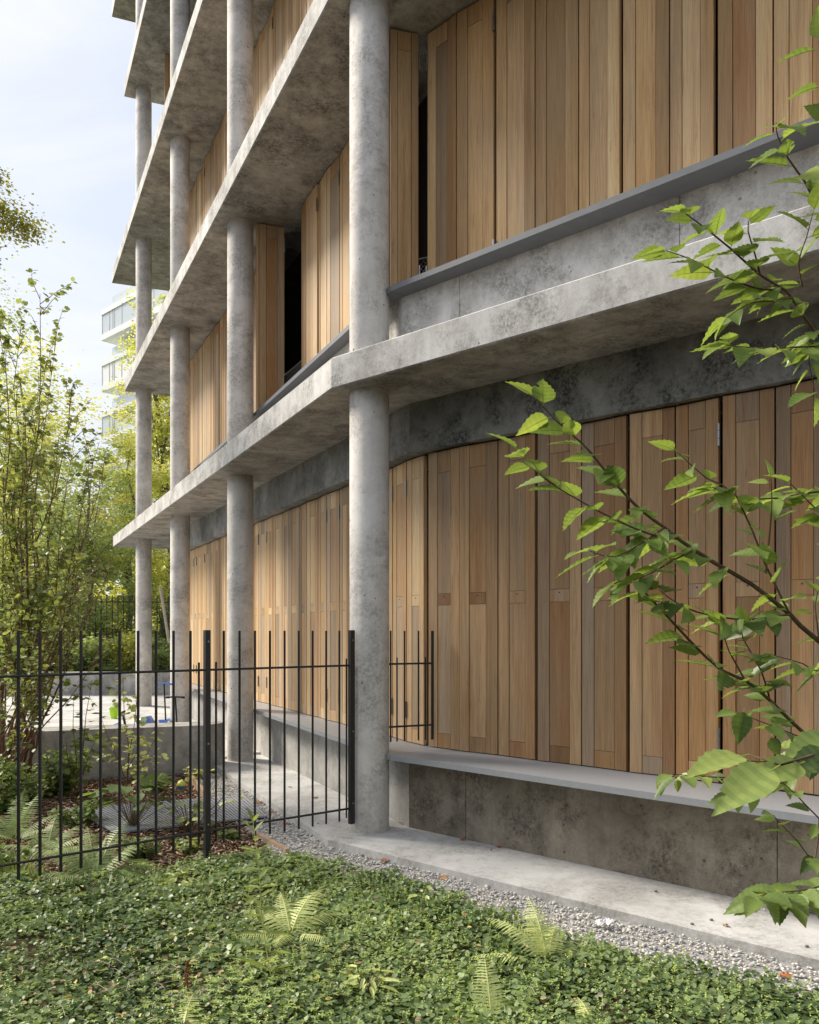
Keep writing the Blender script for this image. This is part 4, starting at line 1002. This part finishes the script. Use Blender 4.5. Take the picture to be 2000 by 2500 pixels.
# upright bright sprigs
n = 5600; x = RS.uniform(-3.2, 2.6, n); y = RS.uniform(3.2, 6.7, n); dens = .35+.65*(x > -.9)
k = in_view(x, y, .2) & inpoly(x+RS.normal(0,.03,n), y-.02+RS.normal(0,.05,n), cov) & (RS.rand(n) < dens); x = x[k]; y = y[k]; n = len(x)
PP=[]; AA=[]; SS=[]
for xi, yi in zip(x, y):
    z0 = float(hgt(xi, yi))+.005; h = random.uniform(.015,.06); lean = Vector((random.gauss(0,.3), random.gauss(0,.3), 1)).normalized()
    for j in range(4):
        c = Vector((xi, yi, z0))+lean*(h*(j+1)/4); a = random.uniform(0,6.28)
        for q_ in range(2):
            aa = a+q_*math.pi; PP.append(tuple(c)); AA.append((math.cos(aa), math.sin(aa), .45)); SS.append(random.uniform(.008,.014)*(1.15-.12*j))
m = len(PP); V, F, T_ = leaves_at(np.array(PP), np.array(AA), np.array(SS), LEAF4, .25, np.clip(RS.normal(.95,.12,m),.5,1))
o = arrays_obj('cover_sprigs', V, F, T_, M['leaf_ground']); tag(o, 'upright bright green sprigs poking out of the creeping mat', 'ground cover', kind='stuff')
# dry twigs and straw in the mat
n = 90; mb = MB()
for i in range(n):
    xi = random.uniform(-2.6, 1.8); yi = random.uniform(3.4, 6.0)
    if random.random() < .5: xi = random.gauss(-1.2,.35); yi = random.gauss(3.95,.2)
    if not bool(inpoly(np.array([xi]), np.array([yi]), cov)[0]): continue
    a = random.uniform(0,6.28); L_ = random.uniform(.04,.16); z = float(hgt(xi, yi))+.022
    mb.tube([(xi,yi,z),(xi+math.cos(a)*L_*.5, yi+math.sin(a)*L_*.5, z+.012),(xi+math.cos(a)*L_, yi+math.sin(a)*L_, z-.004)], [.0013,.0011,.0007], 4, caps=False)
o = obj('dry_stalks', mb, M['stake']); tag(o, 'pale dry stalks lying on the creeping mat', 'dry stalks', kind='stuff')

# dry leaf litter caught in the mat
n = 900; x = np.concatenate([RS.normal(-1.3,.5,450), RS.uniform(-3,2,450)]); y = np.concatenate([RS.normal(4.0,.35,450), RS.uniform(3.4,6.3,450)])
k = inpoly(x, y, cov) & in_view(x, y, .1); x = x[k]; y = y[k]; n = len(x)
V, F, T_ = leaves_at(np.stack([x, y, hgt(x,y)+.014], 1), rand_dirs(n,-.2,.3), RS.uniform(.012,.04,n), LEAF4, .5, RS.rand(n))
tag(arrays_obj('leaf_litter', V, F, T_, M['litter']), 'scattered tan and yellow leaf litter caught in the creeping mat', 'leaf litter', kind='stuff')
# second low species: pale pointed rosettes
PP=[]; AA=[]; SS=[]
for i in range(260):
    xi, yi = (random.gauss(-.75,.35), random.gauss(3.75,.22)) if i < 280 else (random.uniform(-2.6,1.6), random.uniform(3.5,5.6))
    if not bool(inpoly(np.array([xi]), np.array([yi]), cov)[0]): continue
    z0 = float(hgt(xi, yi))+.02+random.random()*.015; a0 = random.uniform(0,6.28)
    for j in range(6): a = a0+j*1.047; PP.append((xi, yi, z0)); AA.append((math.cos(a), math.sin(a), random.uniform(-.05,.3))); SS.append(random.uniform(.016,.028))
m = len(PP); V, F, T_ = leaves_at(np.array(PP), np.array(AA), np.array(SS), LANCE, .15, np.clip(RS.normal(.85,.12,m),0,1))
tag(arrays_obj('woodruff_patch', V, F, T_, M['leaf_ground']), 'pale star-leaved creeper patches mixed into the mat near the bottom', 'ground cover', kind='stuff')

# tall weed in the cover
def weed(base, top, n, ls, label, seed, mat='leaf_fern'):
    rng = random.Random(seed); root = empty('tall_weed', base, label, 'weed'); b = Vector(base); t_ = Vector(top); mb = MB()
    path = [b.lerp(t_, i/6)+Vector((rng.gauss(0,.006), rng.gauss(0,.006), 0)) for i in range(7)]; mb.tube(path, [.004-.0004*i for i in range(7)], 6); obj('stem', mb, M['leaf_fern'], root)
    P_=[]; A_=[]; S_=[]
    for i in range(n):
        u_ = .12+.88*i/(n-1); k = min(int(u_*6),5); p = path[k].lerp(path[k+1], u_*6-k); a = i*1.7+rng.uniform(-.3,.3)
        for s_ in (0, math.pi):
            P_.append(tuple(p)); A_.append((math.cos(a+s_), math.sin(a+s_), rng.uniform(-.1,.55)+(.8 if i > n-3 else 0))); S_.append(ls*rng.uniform(.75,1.15)*(1.1-.45*u_))
    m = len(P_); V, F, T_ = leaves_at(np.array(P_), np.array(A_), np.array(S_), LANCE if ls > .08 else LEAF4, .15, RS.uniform(.15,.7,m)); arrays_obj('leaves', V, F, T_, M[mat], root)
weed((-.66, 3.92, -.02), (-.735, 3.85, .80), 17, .13, 'tall thin weed with narrow paired leaves in front of the fence', 1, 'leaf_shrub')
weed((-.80, 4.3, -.02), (-.83, 4.25, .34), 6, .09, 'shorter leafy weed left of the tall one', 2, 'leaf_shrub')
# rusty seed head
mb = MB()
for (x0, y0, hh) in ((-1.03,3.80,.15),):
    mb.tube([(-1.03,3.80,-.02),(-1.03,3.80,.17)], .003, 5, tone=.2)
    for j in range(70):
        z = random.random()*hh; rr_ = .018*(1-z/hh)+.004; a = random.uniform(0,6.28)
        ellips(mb, (x0+rr_*math.cos(a), y0+rr_*math.sin(a), z+.02), (.004,.004,.006), 5, 4, random.uniform(0,.35))
tag(obj('seed_head', mb, M['dead_leaf']), 'rust brown dock seed head in the creeping plants at the bottom left', 'seed head')

# fallen leaves on the walkway and gravel
def fallen(px, py, z, s, label, tone):
    Y = (CAMZ-z)*2000/(py-1540); c = Vector(((px-1000)/2000*Y, Y, z+.003)); rng = random.Random(int(px*7+py)); mb = MB(); a = rng.uniform(0,6.28); pts = []
    m = 11; vs = [(c.x, c.y, c.z+.004)]
    for i in range(m):
        r_ = s*(.5 if i%2 else 1)*rng.uniform(.8,1.1)*.5; th = a+2*math.pi*i/m; vs.append((c.x+r_*math.cos(th), c.y+r_*math.sin(th)*.9, c.z+rng.uniform(0,.014)))
    mb.add(vs, [(0,i+1,(i+1)%m+1) for i in range(m)], tone); tag(obj('fallen_leaf', mb, M['dead_leaf']), label, 'fallen leaf', 'fallen leaves')
FL = [(983,2012,0,.085,'brown leaf at the foot of the plinth corner right of the column',.4),(1130,2052,0,.07,'brown leaf on the walkway against the dark plinth',.5),
      (1222,2068,0,.10,'rust red leaf pair on the walkway by the plinth',.3),(1328,2089,0,.06,'small rust leaf farther along the plinth foot',.3),
      (770,1949,0,.07,'orange leaf on the walkway left of the column',.6),(848,1957,0,.06,'orange leaf touching the column post',.7),(707,1923,0,.06,'brown leaf in the middle of the walkway behind the fence',.5),
      (659,1906,0,.05,'tiny brown leaf farthest along the walkway',.5),(632,1960,-.045,.12,'large rust leaf on gravel right of the grate corner',.5),
      (668,1984,-.045,.10,'rust leaf on the gravel just below the grate corner',.4),(702,2013,-.045,.09,'brown leaf on gravel between two pickets',.3),
      (940,2101,-.045,.12,'crumpled rust leaf at the gravel and plant border',.4),(1084,2144,-.045,.09,'tan leaf on the gravel right of the border',.8),
      (1740,2179,0,.05,'yellow leaf scrap on the walkway near the plinth at right',1.0),(1772,2262,0,.05,'yellow leaf scrap near the walkway edge at right',1.0),
      (1916,2385,-.045,.09,'orange leaf on the gravel at far right',.6)]
for f in FL: fallen(*f)
for (px, py, lab) in ((1601,2178,'dark pebble on the walkway nearest the plinth'),(1737,2248,'dark pebble in the middle of the walkway at right'),(1970,2313,'dark pebble at the right frame edge on the walkway'),(1690,2258,'dark pebble near the walkway edge')):
    Y = CAMZ*2000/(py-1540); mb = MB(); ellips(mb, ((px-1000)/2000*Y, Y, .006), (.012,.009,.007), 8, 6, .0); tag(obj('pebble', mb, M['pebble']), lab, 'pebble', 'loose pebbles on the walkway')
n = 420; x = RS.uniform(-2.6, 2.8, n); y = RS.uniform(3.8, 10, n); wp_ = [addp(W_, dwl, 3.6), addp(W_, dwr, .05), addp(W_, dwr, 5.5), addp((0.,7.06), DPR, 4.6), (0., 7.06), addp((0.,7.06), DPL, 3.6)]
k = inpoly(x, y, wp_) & in_view(x, y, .1); x = x[k]; y = y[k]; n = len(x)
V, F, T_ = leaves_at(np.stack([x,y,np.full(n,.004)],1), rand_dirs(n,-.15,.15), RS.uniform(.006,.022,n), LEAF4, .3, RS.rand(n))
tag(arrays_obj('path_debris', V, F, T_, M['litter']), 'tiny crumbs of dry leaf and twig scattered on the walkway', 'debris', kind='stuff')
mb = MB(); rng = random.Random(4); Yc = 1.745*2000/(2263-1540); vs = []; fs = []
for i in range(6):
    for j in range(4): vs.append(((1478-1000)/2000*Yc-.05+i*.02, Yc-.03+j*.02, -.03+rng.uniform(0,.028)))
for i in range(5):
    for j in range(3): fs.append((i*4+j, (i+1)*4+j, (i+1)*4+j+1, i*4+j+1))
mb.add(vs, fs); tag(obj('crumpled_wrapper', mb, M['whiteplastic']), 'crumpled white plastic scrap lying on the gravel', 'litter')

# ------------------------------------------------------------------ foreground sapling tree at right
fg = empty('young_tree', (1.62, 2.45, -.07), 'young tree with bright serrated leaves reaching in from the right', 'tree')
def bigleaf(mb, p, axis, nrm, Ls, tone, curl=.18):
    a = Vector(axis).normalized(); s_ = a.cross(Vector(nrm)).normalized(); n_ = s_.cross(a).normalized(); m = 13; vs=[]; fs=[]
    for i in range(m+1):
        v = i/m; w_ = .325*math.sin(math.pi*v**.66)**.85*(1-.32*v) if 0 < v < 1 else .003
        w_ = max(w_, .004)
        if 0 < i < m: w_ *= (1.035 if i%2 else .975)
        bend = -curl*v*v; c = Vector(p)+a*(Ls*(v+.12))+n_*(Ls*bend)
        fo = .16
        for sg, fr in ((-1,1),(-1,.5),(0,0),(1,.5),(1,1)):
            vs.append(c+s_*(Ls*w_*fr*sg)+n_*(Ls*w_*fr*fo*(1+ .5*fr))+a*(Ls*(.03 if (i%2 and fr == 1) else 0))+n_*(Ls*.008*(1 if i%2 else -1)*fr))
    for i in range(m):
        for j in range(4): b_ = i*5+j; fs.append((b_, b_+1, b_+6, b_+5))
    if random.random() < .15: fs.pop(random.choice([i*4+q for i in range(2, m-2) for q in (0, 3)]))
    b0 = len(mb.v); mb.v.extend(tuple(v) for v in vs)
    for f in fs:
        row = f[0]//5; col = f[0]%5
        mb.f.append(tuple(q+b0 for q in f)); mb.sm.append(True)
        mb.t.append(min(1, max(0, tone+((.10 if row%2 else -.05) if Ls > .1 else (.035 if row%2 else -.02))+(.03 if col in (1,2) else -.01)+random.uniform(-.03,.03))))
    mb.tube([Vector(p), Vector(p)+a*Ls*.14], [Ls*.011, Ls*.009], 5, tone=1.0, caps=False)
    mb.tube([Vector(p)+a*(Ls*(v_+.12))-n_*(Ls*(curl*v_*v_+.004)) for v_ in (0,.25,.5,.75,.95)], [Ls*.009,Ls*.008,Ls*.006,Ls*.004,Ls*.002], 4, tone=1.0, caps=False)
rng = random.Random(12)
tkm = MB(); tkm.tube([(1.62,2.45,-.1),(1.60,2.45,1.0),(1.64,2.46,2.2),(1.58,2.45,3.4),(1.60,2.46,4.6)], [.032,.028,.023,.016,.006], 12); obj('trunk', tkm, M['bark'], fg)
BR = [  # (points in px, depth near trunk, depth at tip, base radius, leaf size, density, mode)
 ([(2230,1700),(2000,1566),(1929,1500),(1836,1427),(1746,1375),(1665,1322),(1625,1290),(1560,1241),(1503,1180),(1454,1119),(1422,1083),(1353,1022),(1310,972)], 2.45, 2.2, .0105, .078, 1.0),
 ([(1640,1300),(1600,1308),(1503,1269),(1405,1216),(1324,1164),(1268,1100)], 2.28, 2.15, .004, .080, 1.0),
 ([(1929,1500),(1870,1380),(1799,1212),(1726,1168),(1653,1103)], 2.38, 2.3, .004, .072, 1.1),
 ([(2250,1190),(2000,1200),(1900,1216),(1811,1216),(1740,1190)], 2.5, 2.3, .005, .075, 1.3),
 ([(2230,1990),(2090,1890),(1986,1812),(1880,1710),(1819,1661),(1758,1634),(1685,1565),(1625,1500),(1580,1452),(1543,1415),(1500,1425)], 2.45, 2.2, .0085, .075, 1.0),
 ([(1929,1500),(1840,1512),(1746,1505),(1665,1480),(1610,1440)], 2.38, 2.2, .004, .075, 1.2),
 ([(1690,1345),(1640,1370),(1590,1400),(1540,1420)], 2.3, 2.15, .003, .080, 1.4),
 ([(1620,1290),(1560,1330),(1500,1360),(1440,1345)], 2.28, 2.1, .003, .078, 1.4),
 ([(1870,1400),(1880,1300),(1885,1220),(1882,1168)], 2.36, 2.3, .003, .05, .3),
 ([(2000,1566),(1990,1480),(2005,1400)], 2.42, 2.4, .003, .07, 1.0),
 ([(1819,1661),(1780,1590),(1760,1530)], 2.38, 2.3, .003, .07, .5),
 ([(1880,1710),(1860,1640),(1815,1560),(1810,1520)], 2.38, 2.3, .003, .062, 1.5),
 ([(2240,930),(2060,860),(1990,809),(1933,727),(1909,703),(1856,671),(1783,606),(1722,557),(1673,520)], 2.5, 2.2, .008, .074, 1.15),
 ([(1909,705),(1864,707),(1807,691),(1746,663),(1690,634),(1629,612)], 2.35, 2.2, .0035, .076, 1.2),
 ([(1856,671),(1844,622),(1827,565),(1829,537)], 2.3, 2.2, .003, .068, 1.2),
 ([(2240,620),(2090,560),(2000,500),(1965,443),(1925,387),(1900,334),(1895,310)], 2.5, 2.25, .006, .082, 1.1),
 ([(1960,700),(1950,640),(1969,581),(1985,520)], 2.4, 2.3, .003, .078, 1.3),
 ([(2120,850),(2000,845),(1900,850),(1844,849),(1775,843)], 2.45, 2.25, .004, .080, 1.1),
 ([(1933,727),(1890,735),(1830,740),(1775,776)], 2.36, 2.25, .003, .068, 1.0),
 ([(1990,809),(1975,880),(1990,960)], 2.42, 2.35, .003, .078, 1.0),
 ([(2240,2110),(2100,2130),(2000,2165),(1949,2175),(1880,2181),(1850,2190)], 2.45, 2.1, .004, .072, 1.7),
 ([(2200,2120),(2080,2060),(2000,1998),(1945,1941),(1900,1901)], 2.4, 2.2, .004, .05, .4),
 ([(2000,1998),(1990,2100),(1949,2055),(1915,2020),(1888,1990)], 2.35, 2.2, .002, .045, .8),
 ([(2120,1800),(2000,1845),(1909,1912),(1850,1925),(1787,1937)], 2.4, 2.2, .0035, .050, 1.2),
 ([(1909,1905),(1800,1900),(1700,1895),(1640,1890)], 2.35, 2.15, .0025, .055, .9),
 ([(1986,1812),(1930,1790),(1880,1770),(1800,1740)], 2.4, 2.25, .0025, .058, .8),
 ([(1986,1812),(1920,1850),(1850,1860),(1800,1850)], 2.4, 2.25, .0025, .06, .8),
 ([(2120,1400),(2050,1300),(1990,1240),(1930,1180)], 2.45, 2.35, .004, .075, 1.0),
 ([(2180,1600),(2060,1560),(2010,1640),(1960,1620),(1890,1600)], 2.45, 2.3, .004, .072, 1.1),
 ([(2120,420),(2050,330),(2010,230),(2000,100)], 2.45, 2.4, .004, .07, .7),
]
lmb = MB(); bmb = MB(); nleaf = 0
for pts, ya, yb, r0, ls, den in BR:
    n_ = len(pts); P3 = [at(x_, y_, ya+(yb-ya)*i/(n_-1)) for i, (x_, y_) in enumerate(pts)]
    if pts[0][0] >= 2180: P3 = [Vector((1.60, 2.45, P3[0].z-.12))]+P3
    m_ = len(P3)
    if m_ > 3:    # smooth
        Q = []
        for i in range(m_-1):
            a, b = P3[i], P3[i+1]; pa = P3[max(i-1,0)]; pb = P3[min(i+2,m_-1)]
            for s_ in (0, .5):
                q0 = 2*a; q1 = (b-pa)*s_; q2 = (2*pa-5*a+4*b-pb)*s_*s_; q3 = (-pa+3*a-3*b+pb)*s_**3; Q.append((q0+q1+q2+q3)*.5)
        Q.append(P3[-1]); P3 = Q; m_ = len(P3)
    bmb.tube(P3, [r0*.72*(1-.85*i/(m_-1))+.0008 for i in range(m_)], 7, caps=False)
    tot = sum((P3[i+1]-P3[i]).length for i in range(m_-1)); step = .033/den; pos_ = .0; side = 1; i = 0; acc = 0.
    d_ = step*.3
    while d_ < tot:
        acc = 0.
        for i in range(m_-1):
            l_ = (P3[i+1]-P3[i]).length
            if acc+l_ >= d_: break
            acc += l_
        p = P3[i].lerp(P3[i+1], (d_-acc)/max(l_, 1e-6)); frac = d_/tot
        dirv = (P3[i+1]-P3[i]).normalized()
        rad_here = r0*(1-.82*frac)
        if p.x > -.02*0+ .49*p.y+.12 or (rad_here > .0062): d_ += step; continue
        lat = dirv.cross(Vector((0,0,1)));
        if lat.length < .1: lat = Vector((1,0,0))
        lat.normalize()
        ax = dirv*rng.uniform(.25,.9)+lat*side*rng.uniform(.5,1)+Vector((rng.uniform(-.35,.1), rng.uniform(-.25,.15), rng.uniform(-.65,.15)))
        nr_ = Vector((rng.gauss(0,.38), rng.gauss(-.15,.38), 1))
        bigleaf(lmb, p, ax, nr_, ls*rng.uniform(.9,1.5), min(1,max(0,rng.gauss(.5,.22))), rng.uniform(.02,.3)); nleaf += 1
        side = -side; d_ += step*rng.uniform(.75,1.25)
    dirv = (P3[-1]-P3[-2]).normalized(); bigleaf(lmb, P3[-1], dirv+Vector((0,0,-.3)), Vector((rng.gauss(0,.3),rng.gauss(0,.3),1)), ls*1.15, .7)
# hand-placed larger leaves close to the lens
tw_ = MB()
def nearleaf(p0, p1, Y, nrm, tone, curl=.15):
    a = at(p0[0], p0[1], Y); b = at(p1[0], p1[1], Y*.97); L_ = (b-a).length/1.12; bigleaf(lmb, a, b-a, nrm, L_, tone, curl)
nearleaf((1905,1868),(1740,1972), 1.35, (-.25,-.6,.9), .8)
nearleaf((1830,1842),(1672,1885), 1.5, (-.1,-.25,1), .95, .1)
nearleaf((1965,1860),(1850,1905), 1.4, (.1,-.6,.9), .8, .1)
nearleaf((2040,1840),(1925,1880), 1.45, (.1,-.5,.6), .12, .1)
nearleaf((2060,1800),(1915,1838), 1.5, (.1,-.35,1), .55, .1)
bmb.tube([(1.60,2.45,at(2200,1700,1.6).z-.1), at(2150,1790,1.75), at(2040,1825,1.5), at(1965,1850,1.42), at(1905,1868,1.37), at(1830,1842,1.5)], [.006,.005,.003,.0025,.002,.001], 6, caps=False)
# dangling dark leaves
for (p0, p1, tn_) in [((1818,1728),(1802,1818),.1),((1880,1795),(1905,1850),.08),((1905,2180),(1905,2262),.1),((1930,2178),(1940,2225),.12),((1862,2185),(1795,2235),.35),((1615,1905),(1612,1945),.8),((1655,1900),(1655,1935),.6)]:
    a = at(p0[0], p0[1], 2.2); b = at(p1[0], p1[1], 2.2); bigleaf(lmb, a, b-a, (-.3,-1,.25), (b-a).length/1.12, tn_, .1)
obj('branches', bmb, M['bark'], fg); obj('leaves', lmb, M['leaf_fg'], fg); print('fg leaves', nleaf)

# ------------------------------------------------------------------ light
w = bpy.data.worlds.new('World'); scene.world = w; w.use_nodes = True; nt = w.node_tree
for n_ in list(nt.nodes): nt.nodes.remove(n_)
out = nt.nodes.new('ShaderNodeOutputWorld'); bg = nt.nodes.new('ShaderNodeBackground'); sky = nt.nodes.new('ShaderNodeTexSky')
SUN_EL = 38; SUN_AZ = -62      # azimuth measured from +Y towards +X
sky.sky_type = 'NISHITA'; sky.sun_disc = False; sky.sun_elevation = R(SUN_EL); sky.sun_rotation = R(SUN_AZ)
sky.air_density = 1.0; sky.dust_density = 2.5; sky.ozone_density = 1.0
tc = nt.nodes.new('ShaderNodeTexCoord')
cn = noise(nt, mapping(nt, tc.outputs['Generated'], (1,1,2.2)), 1.6, 6, .55, .3)
cf = ramp(nt, cn, [(.30,(.74,.74,.74)), (.70,(.97,.97,.97))])
cl_ = ramp(nt, noise(nt, mapping(nt, tc.outputs['Generated'], (1,1,2.6), (3,1,0)), 2.6, 8, .62, .5), [(.36,(4.1,4.45,5.1)), (.62,(5.0,5.1,5.35))])
skc = mixc(nt, cf, sky.outputs['Color'], cl_)
L(nt, skc, bg.inputs['Color']); bg.inputs['Strength'].default_value = .05

L(nt, bg.outputs[0], out.inputs['Surface'])
sun = bpy.data.lights.new('sun', 'SUN'); sun.energy = 1.5; sun.angle = R(16); sun.color = (1.0,.92,.79)
so = bpy.data.objects.new('sun', sun); COL.objects.link(so)
dv = Vector((math.sin(R(SUN_AZ))*math.cos(R(SUN_EL)), math.cos(R(SUN_AZ))*math.cos(R(SUN_EL)), math.sin(R(SUN_EL))))
so.rotation_euler = dv.to_track_quat('Z', 'Y').to_euler(); so.location = dv*60
vs_ = scene.view_settings; vs_.view_transform = 'Standard'; vs_.look = 'None'; vs_.gamma = 1; vs_.use_curve_mapping = False; vs_.exposure = 1.95
scene.cycles.max_bounces = 8; scene.cycles.transparent_max_bounces = 8
